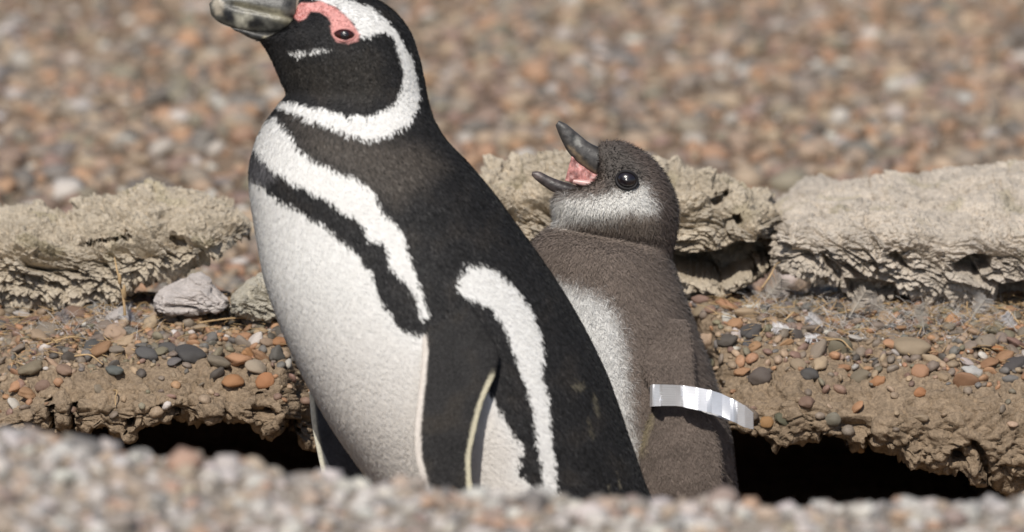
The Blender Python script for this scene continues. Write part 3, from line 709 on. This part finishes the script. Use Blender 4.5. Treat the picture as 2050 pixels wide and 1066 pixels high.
def front_d(bv, px, py, mw):
    o = Pp(px, py, -.5); h = bv.ray_cast(Vector(o) - mw, Vector(FWD))
    return float(np.dot(np.array(h[0] + mw), FWD)) if h[0] is not None else 0.0
mwA = body.matrix_world.translation.copy()
for sgn in (-1, 1):
    de = front_d(bvA, 690, 70, mwA)
    de = de if sgn < 0 else -.04 - de
    ey = ellipsoid('eye', 689, 69, de + sgn * -.0005, 21, 13, 12, M_iris, adult, rot=.05, pinch=.25)
    ellipsoid('pupil', 690, 70, de + sgn * .0030, 9, 8, 4, M_eye, ey)
    ring('eyelid', 689, 70, de + sgn * .0008, 22, 12, 3.2, M_lid, adult, rot=.06, pinch=.3, dbend=6 * -sgn)
# bill: upper with hooked tip, thin lower
def bill_col(base, X, Y, marks):
    c = np.tile(np.array(base), X.shape + (1,)) * (1 + .5 * noise2(X, Y, .09, 2) + .35 * noise2(X, Y * 3, .12, 6))[..., None]
    for poly, col, soft in marks:
        w = sstep(soft, -soft, sdf(poly, X, Y) + 3 * noise2(X, Y, .12))[..., None]; c = c * (1 - w) + np.array(col) * w
    return np.clip(c, .008, .6).reshape(-1, 3)
ub = [(421, 22, 419, 8), (424, 32, 428, -2), (440, 46, 444, -9), (468, 57, 472, -15), (500, 65, 505, -18), (535, 67, 543, -19), (566, 64, 576, -16), (590, 56, 594, -8)]
Xb, Yb_, db = loft(ub, [.6, .42, .40, .42, .48, .58, .66, .62], [-.02] * 8, 60, 48)
groove = np.exp(-(((Yb_ - (12 + (Xb - 470) * .22)) / 5) ** 2)) * sstep(440, 480, Xb)
db = db + np.sign(-.02 - db) * groove * .0026
marks = [([(424, 4), (436, -6), (450, 10), (445, 30), (430, 30)], (.30, .26, .20), 5), ([(446, 22), (468, 20), (472, 42), (455, 44)], (.012, .012, .014), 5), ([(468, 25), (498, 22), (506, 38), (500, 56), (474, 54)], (.25, .235, .19), 6), ([(492, 42), (520, 36), (530, 52), (500, 58)], (.014, .014, .014), 5), ([(470, 2), (560, 20), (592, 44), (585, 54), (530, 34), (470, 12)], (.17, .155, .11), 5), ([(505, 2), (560, -6), (590, 8), (575, 14), (520, 8)], (.02, .02, .02), 4)]
loft_mesh('upper_bill', Xb, Yb_, db, M_bill, adult, bill_col((.075, .072, .062), Xb, Yb_, marks))
lb = [(470, 62, 462, 55), (484, 68, 482, 57), (503, 78, 512, 62), (530, 86, 548, 64), (566, 92, 588, 60)]
Xb, Yb_, db = loft(lb, [.6, .8, 1.1, 1.3, 1.4], [-.02] * 5, 40, 32)
loft_mesh('lower_bill', Xb, Yb_, db, M_bill, adult, bill_col((.03, .029, .027), Xb, Yb_, [([(525, 74), (545, 72), (552, 80), (535, 84)], (.25, .22, .15), 4)]))
# near flipper
fp = [(850, 530, 890, 515), (822, 560, 905, 545), (824, 600, 925, 590), (840, 645, 965, 645), (846, 700, 996, 700), (842, 750, 992, 745), (836, 810, 967, 805), (831, 860, 953, 858), (833, 915, 942, 915), (847, 970, 944, 970), (862, 1030, 952, 1030), (880, 1090, 955, 1090), (905, 1130, 945, 1130)]
fd = [-.080, -.088, -.094, -.099, -.104, -.110, -.117, -.121, -.124, -.126, -.126, -.125, -.124]
fb = [.1, .12, .12, .11, .11, .10, .09, .09, .09, .09, .09, .09, .1]
Xf, Yf, df = loft(fp, fb, fd, 200, 90, power=2.4)
def flipper_color(X, Y, r, edge=True):
    rows = np.array(fp); l = np.interp(Y, rows[:, 1], rows[:, 0]); rr = np.interp(Y, rows[:, 3], rows[:, 2])
    n = r.normal(0, .8, X.shape)
    v = noise2(X, Y, .016, 4)
    c = np.array([.020, .0185, .0185]) * (1 + .45 * v)[..., None]; warm = sstep(0, .5, v)[..., None]
    c = c * (1 - .6 * warm) + np.array([.036, .029, .022]) * .6 * warm
    wl = (sstep(14, 9, X - l + n) * sstep(570, 600, Y))[..., None]; wr = (sstep(13, 8, rr - X + n) * sstep(735, 760, Y))[..., None]
    c = c * (1 - wl) + np.array([.70, .64, .58]) * wl
    return c * (1 - wr) + np.array([.62, .57, .42]) * wr
flip, GF = loft_mesh('flipper', Xf, Yf, df, M_skin, adult, flipper_color(Xf, Yf, np.random.default_rng(5)).reshape(-1, 3))
plumes('feathers', GF, Xf, Yf, flipper_color, 26000, .0026, .0008, .0003, .12, M_feather, flip, seed=6, flip=True, mottle=.3)
# far flipper, its pale inner face to the camera, shade painted in as dark blue-grey
fp2 = [(640, 700, 720, 690), (622, 770, 740, 760), (620, 800, 755, 800), (626, 860, 765, 860), (637, 915, 770, 915), (648, 965, 765, 965), (662, 1020, 745, 1020), (680, 1060, 715, 1060)]
Xf, Yf, df = loft(fp2, [.12] * 8, [.03, .04, .042, .044, .046, .048, .05, .05], 90, 60, power=2.4)
rows = np.array(fp2); l2 = np.interp(Yf, rows[:, 1], rows[:, 0])
wl = sstep(12, 6, Xf - l2)[..., None]
cf = np.array([.05, .052, .06]) * (1 + .3 * noise2(Xf, Yf, .03, 2))[..., None] * (1 - wl) + np.array([.66, .63, .52]) * wl
loft_mesh('flipper', Xf, Yf, df, M_skin, adult, cf.reshape(-1, 3))
def foot(parent, px, py, d, sc, mat):
    V, F, off = [], [], 0
    for a in (-.45, 0, .45):
        for k in range(2):
            pass
    toes = []
    n = 9
    for i in range(n):
        t = i / (n - 1)
        for j in range(13):
            s = j / 12 - .5; web = 1 - .18 * abs(math.cos(s * math.pi * 3)) * (t > .7)
            x = -t * .06 * web; w = s * (.018 + .04 * t); zz = .012 * (1 - t) + .004 * abs(math.cos(s * 3 * math.pi)) * (1 - .3 * t) * (1 if t < .95 else .4)
            V.append((x * sc, w * sc, zz * sc))
    V = np.array(V); Vb = V.copy(); Vb[:, 2] = -.002
    F = grid_faces(n, 13); allv = np.concatenate([V, Vb]); Fa = np.concatenate([F, F[:, ::-1] + len(V)])
    rim = [i for i in range(13)] + [r * 13 + 12 for r in range(1, n)] + [(n - 1) * 13 + i for i in range(11, -1, -1)] + [r * 13 for r in range(n - 2, 0, -1)]
    R4 = np.array([[rim[k], rim[(k + 1) % len(rim)], rim[(k + 1) % len(rim)] + len(V), rim[k] + len(V)] for k in range(len(rim))])
    x0 = (px - 1025) * S
    allv = allv + np.array([x0, d, floor_z + .003])
    return mk('foot', allv, np.concatenate([Fa, R4]), mat, parent=parent)
foot(adult, 1150, 0, -.075, 1.3, M_foot); foot(adult, 1160, 0, -.005, 1.3, M_foot)
tl = [(1290, 1200, 1395, 1190), (1320, 1260, 1410, 1240), (1350, 1310, 1415, 1295), (1385, 1330, 1412, 1325)]
Xt, Yt, dt = loft(tl, [.9, .9, .8, .8], [-.03] * 4, 24, 24)
loft_mesh('tail', Xt, Yt, dt, M_skin, adult, np.tile([.02, .019, .019], (24 * 24, 1)))

# ------------------------------------------------------------------ chick
chick = empty('penguin_chick', (0.1, 0.1, floor_z), 'grey-brown downy penguin chick with open bill and white flipper band, behind the adult', 'penguin chick')
CD = .125
C_pairs = [(1270, 1230, 1400, 1235), (1225, 1180, 1450, 1190), (1175, 1080, 1483, 1085), (1130, 960, 1472, 975), (1098, 850, 1456, 855), (1075, 750, 1426, 752), (1060, 660, 1393, 662), (1053, 580, 1367, 590), (1055, 520, 1352, 548), (1070, 482, 1343, 524), (1090, 464, 1341, 512), (1104, 453, 1346, 499), (1109, 442, 1352, 478), (1106, 420, 1356, 445), (1105, 402, 1355, 412), (1113, 390, 1346, 380), (1130, 386, 1331, 350), (1152, 384, 1305, 318), (1172, 382, 1268, 294), (1186, 378, 1235, 284), (1196, 368, 1208, 285), (1200, 350, 1196, 296)]
C_b = [.8, .8, .82, .84, .84, .84, .84, .84, .83, .77, .66, .55, .66, .77, .77, .75, .74, .72, .68, .62, .52, .42]
X, Y, dd = loft(C_pairs, C_b, [CD] * len(C_pairs), 260, 220)
poly_cheek = [(1096, 445), (1100, 405), (1120, 398), (1160, 396), (1205, 394), (1240, 384), (1270, 384), (1285, 372), (1296, 378), (1306, 400), (1308, 424), (1290, 430), (1262, 424), (1240, 436), (1200, 444), (1150, 446), (1115, 448)]
poly_cbelly = [(1000, 560), (1110, 562), (1150, 572), (1195, 590), (1225, 620), (1242, 660), (1250, 720), (1256, 780), (1264, 850), (1276, 910), (1290, 1000), (1290, 1200), (1000, 1200)]
def chick_color(X, Y, r):
    n = 6 * noise2(X, Y, .04) + 4 * noise2(X, Y, .1, 5) + r.normal(0, 5, X.shape)
    v = noise2(X, Y, .02, 7); v2 = noise2(X, Y, .07, 9)
    c = np.array([.195, .156, .132]) * (1 + .14 * v + .10 * v2)[..., None]
    crown = sstep(20, -20, sdf([(1180, 280), (1260, 270), (1350, 330), (1380, 440), (1360, 530), (1300, 470), (1322, 400), (1290, 345), (1230, 330), (1190, 340)], X, Y))[..., None]
    c = c * (1 - crown) + np.array([.135, .106, .093]) * crown
    lore = sstep(14, -14, sdf([(1190, 290), (1235, 285), (1290, 340), (1290, 372), (1220, 385), (1205, 340)], X, Y))[..., None]
    c = c * (1 - lore) + np.array([.12, .105, .095]) * lore
    ch = sstep(16, -14, sdf(poly_cheek, X, Y) + n)[..., None]; c = c * (1 - ch) + np.array([.78, .76, .72]) * ch
    nk = sstep(14, -14, sdf([(1240, 425), (1310, 430), (1325, 470), (1230, 468), (1130, 452)], X, Y) + n)[..., None] * .55
    c = c * (1 - nk) + np.array([.26, .215, .175]) * nk
    be = sstep(22, -22, sdf(poly_cbelly, X, Y) + n)[..., None]
    c = c * (1 - be) + np.array([.74, .73, .71]) * be
    return c
cbody, GC = loft_mesh('body', X, Y, dd, M_skin, chick, chick_color(X, Y, np.random.default_rng(8)).reshape(-1, 3) * .8)
clen = lambda X, Y: np.where(Y < 480, .0042, .0060) * np.where(np.hypot(X - 1255, Y - 360) < 30, .3, 1) * np.where(np.hypot(X - 1200, Y - 320) < 42, .45, 1)
plumes('down', GC, X, Y, chick_color, 150000, clen, .0007, .0022, .55, M_down, cbody, kite=False, seed=9, ntilt=.2, mottle=.14)
bpy.context.view_layer.update(); dg = bpy.context.evaluated_depsgraph_get()
bvC = BVHTree.FromObject(cbody, dg); mwC = cbody.matrix_world.translation.copy()
dC = lambda px, py: front_d(bvC, px, py, mwC)
for sgn in (-1, 1):
    de = dC(1254, 360); de = de if sgn < 0 else 2 * CD - de
    ellipsoid('eye', 1255, 360, de - sgn * .0022, 21, 18, 18, M_eye, chick, rot=.2)
    ring('eyelid', 1255, 361, de + sgn * .0012, 21, 17.5, 3, material('eyelid_skin', (.015, .013, .014), rough=.6) if sgn < 0 else bpy.data.materials['eyelid_skin'], chick, rot=.25, dbend=5 * -sgn)
up_ = [(1112, 251, 1119, 242), (1116, 262, 1134, 249), (1125, 283, 1155, 266), (1138, 306, 1177, 284), (1158, 327, 1196, 294), (1184, 345, 1213, 304), (1207, 357, 1228, 318)]
Xb, Yb_, db = loft(up_, [.7, .6, .55, .52, .55, .6, .6], [CD] * 7, 50, 36)
loft_mesh('upper_bill', Xb, Yb_, db, M_bill, chick, bill_col((.058, .053, .050), Xb, Yb_, [([(1148, 272), (1162, 276), (1164, 292), (1152, 292)], (.24, .23, .21), 4), ([(1136, 292), (1150, 300), (1182, 335), (1206, 352), (1200, 356), (1160, 326)], (.20, .15, .10), 4), ([(1140, 270), (1150, 268), (1154, 280), (1144, 282)], (.012, .012, .012), 3)]))
lo_ = [(1064, 351, 1066, 344), (1072, 360, 1080, 344), (1090, 374, 1103, 355), (1110, 386, 1128, 364), (1140, 393, 1155, 372), (1175, 396, 1182, 378), (1205, 395, 1208, 381)]
Xb, Yb_, db = loft(lo_, [.9, .8, .8, .8, .85, .9, .9], [CD] * 7, 46, 36)
loft_mesh('lower_bill', Xb, Yb_, db, M_bill, chick, bill_col((.055, .045, .044), Xb, Yb_, [([(1062, 342), (1085, 344), (1085, 362), (1066, 360)], (.11, .085, .08), 6)]))
mo = [(1131, 362, 1143, 318), (1143, 366, 1146, 312), (1160, 374, 1160, 324), (1180, 380, 1180, 338), (1200, 384, 1203, 350), (1216, 384, 1220, 356)]
Xb, Yb_, db = loft(mo, [.06, .14, .20, .30, .44, .5], [CD] * 6, 40, 36)
db = db + .0016 * noise2(Xb, Yb_, .09, 3)
mouth, _ = loft_mesh('mouth', Xb, Yb_, db, M_flesh, chick, None)
tg = [(1146, 366, 1148, 360), (1160, 371, 1163, 360), (1180, 376, 1184, 362), (1204, 382, 1208, 368)]
Xb, Yb_, db = loft(tg, [.8, .9, 1, 1], [CD - .0045] * 4, 24, 20)
loft_mesh('tongue', Xb, Yb_, db, material('tongue_pale', (.62, .40, .37), rough=.35, spec=.5, sss=.2), mouth, None)
# chick flipper with band
cf = [(1330, 640, 1372, 640), (1300, 680, 1382, 675), (1285, 720, 1386, 720), (1290, 752, 1389, 752), (1304, 782, 1392, 782), (1311, 815, 1396, 815), (1298, 850, 1420, 848), (1286, 892, 1438, 892), (1283, 945, 1444, 940), (1294, 1000, 1434, 990), (1325, 1055, 1410, 1045), (1350, 1080, 1385, 1075)]
fdp = []
for a, b_, c_, d_ in cf: fdp.append(dC((a + c_) / 2, min((b_ + d_) / 2, 1150)))
base = np.array(fdp); off = np.array([.006, .001, -.001, -.005, -.007, -.008, -.009, -.010, -.010, -.010, -.009, -.007])
Xf, Yf, df = loft(cf, [.25, .22, .2, .2, .22, .22, .18, .17, .17, .17, .17, .2], base + off, 150, 80, power=2.2)
rowsC = np.array(cf)
def cflip_color(X, Y, r):
    l = np.interp(Y, rowsC[:, 1], rowsC[:, 0]); v = noise2(X, Y, .025, 14)
    c = np.array([.180, .144, .122]) * (1 + .18 * v)[..., None]
    w = (sstep(12, 5, X - l + r.normal(0, 1.5, X.shape)) * sstep(815, 830, Y) * sstep(920, 890, Y) * .8)[..., None]
    return c * (1 - w) + np.array([.30, .25, .16]) * w
cfl, GCF = loft_mesh('flipper', Xf, Yf, df, M_skin, chick, cflip_color(Xf, Yf, np.random.default_rng(2)).reshape(-1, 3) * .8)
plumes('down', GCF, Xf, Yf, cflip_color, 30000, .0045, .0007, .0016, .5, M_down, cfl, kite=False, seed=12, flip=True, ntilt=.2, keep=lambda X, Y, r: ~((Y > 778) & (Y < 815)))
db0 = float(np.interp(800, rowsC[:, 1], base + off))
front = [(1303, 772, 815, .001), (1308, 770, 814, -.009), (1325, 770, 813, -.0145), (1352, 771, 813, -.0155), (1368, 772, 815, -.0135), (1395, 776, 821, -.0175), (1420, 781, 826, -.0165), (1445, 789, 834, -.0125), (1468, 800, 845, -.0120), (1474, 803, 848, -.0095), (1490, 812, 856, -.0080), (1506, 826, 860, -.0020)]
back = [(1507, 828, 860, .000), (1488, 812, 852, .005), (1440, 790, 836, .008), (1390, 776, 820, .010), (1330, 771, 814, .009), (1306, 772, 815, .005)]
loop = np.array(front + back); loop = np.concatenate([loop, loop[:1]])
ts = np.linspace(0, len(loop) - 1, 150); LP = np.stack([np.interp(ts, np.arange(len(loop)), loop[:, k]) for k in range(4)], 1)[:-1]
cx = LP[:, 0].mean()
O, Iu = [], []
rows_v = np.linspace(0, 1, 7)
lean = np.interp(LP[:, 0], [1303, 1312, 1322, 1326, 1362, 1368, 1415, 1424, 1462, 1472, 1476, 1506], [-.004, -.009, -.007, .004, .004, -.008, -.007, -.003, -.008, -.005, .003, .002])
lean = np.where(np.arange(len(LP)) < len(LP) * 11.4 / 18, lean, 0)
Go = np.stack([Pp(LP[:, 0], LP[:, 1] * (1 - v) + LP[:, 2] * v, db0 - .002 + LP[:, 3] + lean * (v - .5)) for v in rows_v], 0)
tang = np.roll(LP, -1, 0) - np.roll(LP, 1, 0); nx2 = np.stack([tang[:, 3], -tang[:, 0] * S], 1); nx2 /= np.linalg.norm(nx2, axis=1)[:, None] + 1e-9
Gi = Go - (nx2[None, :, :1] * RIGHT + nx2[None, :, 1:] * FWD) * -.0007
n7, mL = 7, len(LP)
V = np.concatenate([Go.reshape(-1, 3), Gi.reshape(-1, 3)]); F1 = grid_faces(n7, mL, True); F2 = F1[:, ::-1] + n7 * mL
rimT = np.array([[j, (j + 1) % mL, (j + 1) % mL + n7 * mL, j + n7 * mL] for j in range(mL)]); rimB = rimT[:, ::-1] + (n7 - 1) * mL
bd = mk('flipper_band', V, np.concatenate([F1, F2, rimT, rimB]), M_band, parent=cfl, smooth=False)
bd['label'] = 'shiny white ribbed strap looped round the flipper'
foot(chick, 1310, 0, .08, .9, M_foot); foot(chick, 1320, 0, .14, .9, M_foot)

# ------------------------------------------------------------------ litter: straw, shed feathers, dry stem
def tube_path(pts, r0, r1, ns=5):
    pts = np.array(pts); n = len(pts); t = np.gradient(pts, axis=0); t /= np.linalg.norm(t, axis=1)[:, None] + 1e-9
    a = np.cross(t, np.array([.3, .5, .8])); a /= np.linalg.norm(a, axis=1)[:, None] + 1e-9; b = np.cross(t, a)
    th = np.linspace(0, 2 * math.pi, ns, endpoint=False); r = np.linspace(r0, r1, n)[:, None, None]
    G = pts[:, None] + r * (np.cos(th)[None, :, None] * a[:, None] + np.sin(th)[None, :, None] * b[:, None])
    return G.reshape(-1, 3), grid_faces(n, ns, True)
def straw_pts(p, ang, L, bend, rise, n=6, lift=.0015):
    t = np.linspace(0, 1, n)
    x = p[0] + L * t * math.cos(ang) + bend * L * t * t * -math.sin(ang); y = p[1] + L * t * math.sin(ang) + bend * L * t * t * math.cos(ang)
    z0 = p[2] + lift + rise * L * np.sin(t * 1.5); 
    return np.stack([x, y, z0], 1)
Vs, Fs, off = [], [], 0
for _ in range(2500):
    x = random.uniform(-.4, .4); y = random.uniform(.19, .315)
    right = x > .1
    if random.random() > np.clip((y - lipf(x) - .02) / .07, 0, 1) * (1 if right or x < -.12 else .3): continue
    h, nn = drop(x, y)
    if h is None: continue
    V, F = tube_path(straw_pts(h, random.uniform(0, math.pi * 2), random.uniform(.004, .017), random.uniform(-.7, .7), random.uniform(-.05, .45), 5, random.uniform(.001, .005)), random.uniform(.00025, .0006), .00018, 4)
    Vs.append(V); Fs.append(F + off); off += len(V)
tag(mk('straw_litter', np.concatenate(Vs), np.concatenate(Fs), M_straw), 'short broken dry straw strewn over the bank below the rocks', 'straw litter', None, 'stuff')
straws = [(400, 655, 560, 657, 'long pale straw lying flat between the long slab and the adult\'s belly'), (150, 722, 210, 740, 'pale straw beside the dark brown pebble'), (90, 700, 180, 690, 'thin straw across pebbles before the long slab'), (228, 790, 236, 822, 'curved straw hanging on the bare face of the bank'), (130, 612, 230, 606, 'straw lying along the foot of the long slab'), (1525, 585, 1565, 535, 'yellow straw leaning between the broken rock and the broad slab'), (1655, 690, 1710, 712, 'straw lying among pebbles below the shed feathers'), (1925, 605, 1942, 640, 'thin straw standing at the foot of the broad slab'), (1990, 625, 2045, 660, 'straw sloping over litter at the foot of the broad slab'), (1570, 650, 1600, 640, 'short orange straw near the white shed feather')]
for x0, y0, x1, y1, lab in straws:
    a, n1 = look(x0, y0); b, n2 = look(x1, y1)
    if a is None or b is None: continue
    if y1 < 600 or y0 < 600: a = Vector(Wp(x0, y0, .265)); b = Vector(Wp(x1, y1, .285))
    t = np.linspace(0, 1, 9)[:, None]; pts = np.array(a) * (1 - t) + np.array(b) * t; pts[:, 2] += (.0035 + .004 * np.sin(t[:, 0] * 3)); pts[:, 1] -= .002
    pts[:, 0] += .0015 * np.sin(t[:, 0] * 5)
    V, F = tube_path(pts, .0007, .0004, 6); tag(mk('straw', V, F, M_straw), lab, 'straw', None)
# dry upright stem
stem = np.array([Wp(250, 632, .235), Wp(249, 612, .236), Wp(246, 590, .238), Wp(240, 565, .24), (Wp(234, 540, .242)), Wp(229, 515, .245)])
t = empty('dry_stem', stem[0], 'dry brown stem standing upright at the end of the long slab', 'stem')
V, F = tube_path(stem, .0011, .0005, 7); mk('stalk', V, F, M_straw, parent=t)
for k, (px, py, r) in enumerate([(249, 585, .0024), (240, 560, .0020)]):
    c = Wp(px, py, .236); V, F = lumpy(I1, k + 70, .3); mk('bud', V * np.array([.7, .7, 2.3]) * r + c, F, M_straw, parent=t)
# shed feathers
def shed(px, py, L, ang, up, w, lab, tone):
    h, nn = look(px, py)
    if h is None: return
    root = np.array(h) + np.array([0, -.002, .002])
    e = empty('shed_feather', root, lab, 'feather')
    ax = np.array([math.cos(ang) * math.cos(up), -.25 * math.cos(up), math.sin(up)]); ax = ax / np.linalg.norm(ax)
    sd = np.cross(ax, np.array([0, -1, .25])); sd /= np.linalg.norm(sd); nrm = np.cross(sd, ax)
    t = np.linspace(0, 1, 12)
    path = root + ax * (t * L)[:, None] + nrm * (.22 * L * t * t)[:, None]
    V, F = tube_path(path, .00045, .00015, 5); mk('quill', V, F, M_quill, parent=e)
    m = material('vane_tone', tone, rough=.85, noise=[(400, (.8, 1.1))]) if tone else M_vane
    for sg in (-1, 1):
        Vb, Fb = [], []
        for k in range(34):                     # separate barbs
            s = .22 + .77 * k / 33; p0 = root + ax * (s * L) + nrm * (.22 * L * s * s)
            ww = w * (math.sin(math.pi * min(1, (s - .1))) ** .6) * random.uniform(.75, 1.15)
            d = sd * sg + ax * .7 + nrm * random.uniform(-.25, .25)
            p1 = p0 + d * ww * .6; p2 = p0 + d * ww + nrm * random.uniform(-.1, .25) * ww
            i = len(Vb); wv_ = ax * (L / 34 * .62)
            Vb += [p0, p0 + wv_, p1 + wv_, p1, p2 + wv_ * .4]; Fb += [(i, i + 1, i + 2), (i, i + 2, i + 3), (i + 3, i + 2, i + 4)]
        mk('vane', np.array(Vb), np.array(Fb), m, parent=e)
W_, G_ = (.74, .72, .72), (.36, .32, .28)
for a in [(1655, 668, .020, 2.9, .7, .0055, 'bright white shed feather standing tilted before the broad slab', W_), (1590, 664, .017, 3.0, .15, .005, 'white shed feather lying flat near the dark slate oval pebble', W_), (1668, 682, .022, 2.6, .05, .004, 'thin white shed feather lying under the bright white tilted one', W_),
          (2035, 668, .018, 2.2, .7, .0055, 'small white shed feather beside the bare bank and broad slab foot', W_), (1525, 612, .026, .7, .8, .011, 'fluffy grey shed feather in the gap between the two rocks', G_), (1610, 600, .026, .9, .8, .011, 'pale downy grey shed feather leaning on the broad slab\'s near end', (.44, .40, .36)),
          (1700, 640, .026, .8, .9, .0075, 'upright buff shed feather in the litter before the broad slab', (.50, .44, .37)), (1780, 630, .02, 2.4, .4, .010, 'fluffy brown-grey shed feather under the broad slab\'s front', G_), (1850, 672, .024, 1.8, .9, .0065, 'upright pale wispy shed feather before the broad slab\'s hollow', (.52, .48, .42)),
          (1945, 640, .020, 1.0, .7, .008, 'grey wispy shed feather at the foot of the broad slab\'s dark hole', (.48, .45, .42)), (380, 622, .018, 2.0, .8, .0045, 'wispy pale shed feather standing before the pinkish white stone', (.46, .42, .38)), (225, 640, .016, .4, .3, .008, 'pale grey shed feather lying at the foot of the dry stem', (.48, .46, .46)), (140, 660, .016, 1.9, .6, .006, 'lilac-grey shed feather among pebbles before the long slab', (.46, .43, .44))]:
    shed(*a)
# wisps of down caught in the litter
Vs, Fs, off = [], [], 0
for cxp, cyp, n, sp in [(1560, 585, 240, 26), (1640, 600, 220, 34), (1780, 640, 200, 44), (1540, 620, 120, 26), (1960, 640, 130, 40), (1690, 660, 140, 40), (225, 650, 120, 40), (120, 660, 80, 40), (1880, 650, 120, 40)]:
    for _ in range(n):
        h, nn = look(cxp + random.gauss(0, sp), max(600, cyp + random.gauss(0, sp * .45)))
        if h is None or h.y > .5: continue
        a = random.uniform(0, 6.28); V, F = tube_path(straw_pts(h, a, random.uniform(.004, .012), random.uniform(-1, 1), random.uniform(.1, 1.1), 5, .001), .00022, .00010, 3)
        Vs.append(V); Fs.append(F + off); off += len(V)
tag(mk('down_wisps', np.concatenate(Vs), np.concatenate(Fs), material('down_wisp', (.60, .56, .52), rough=.9)), 'fine grey down wisps caught in the straw below the rocks', 'down', None, 'stuff')
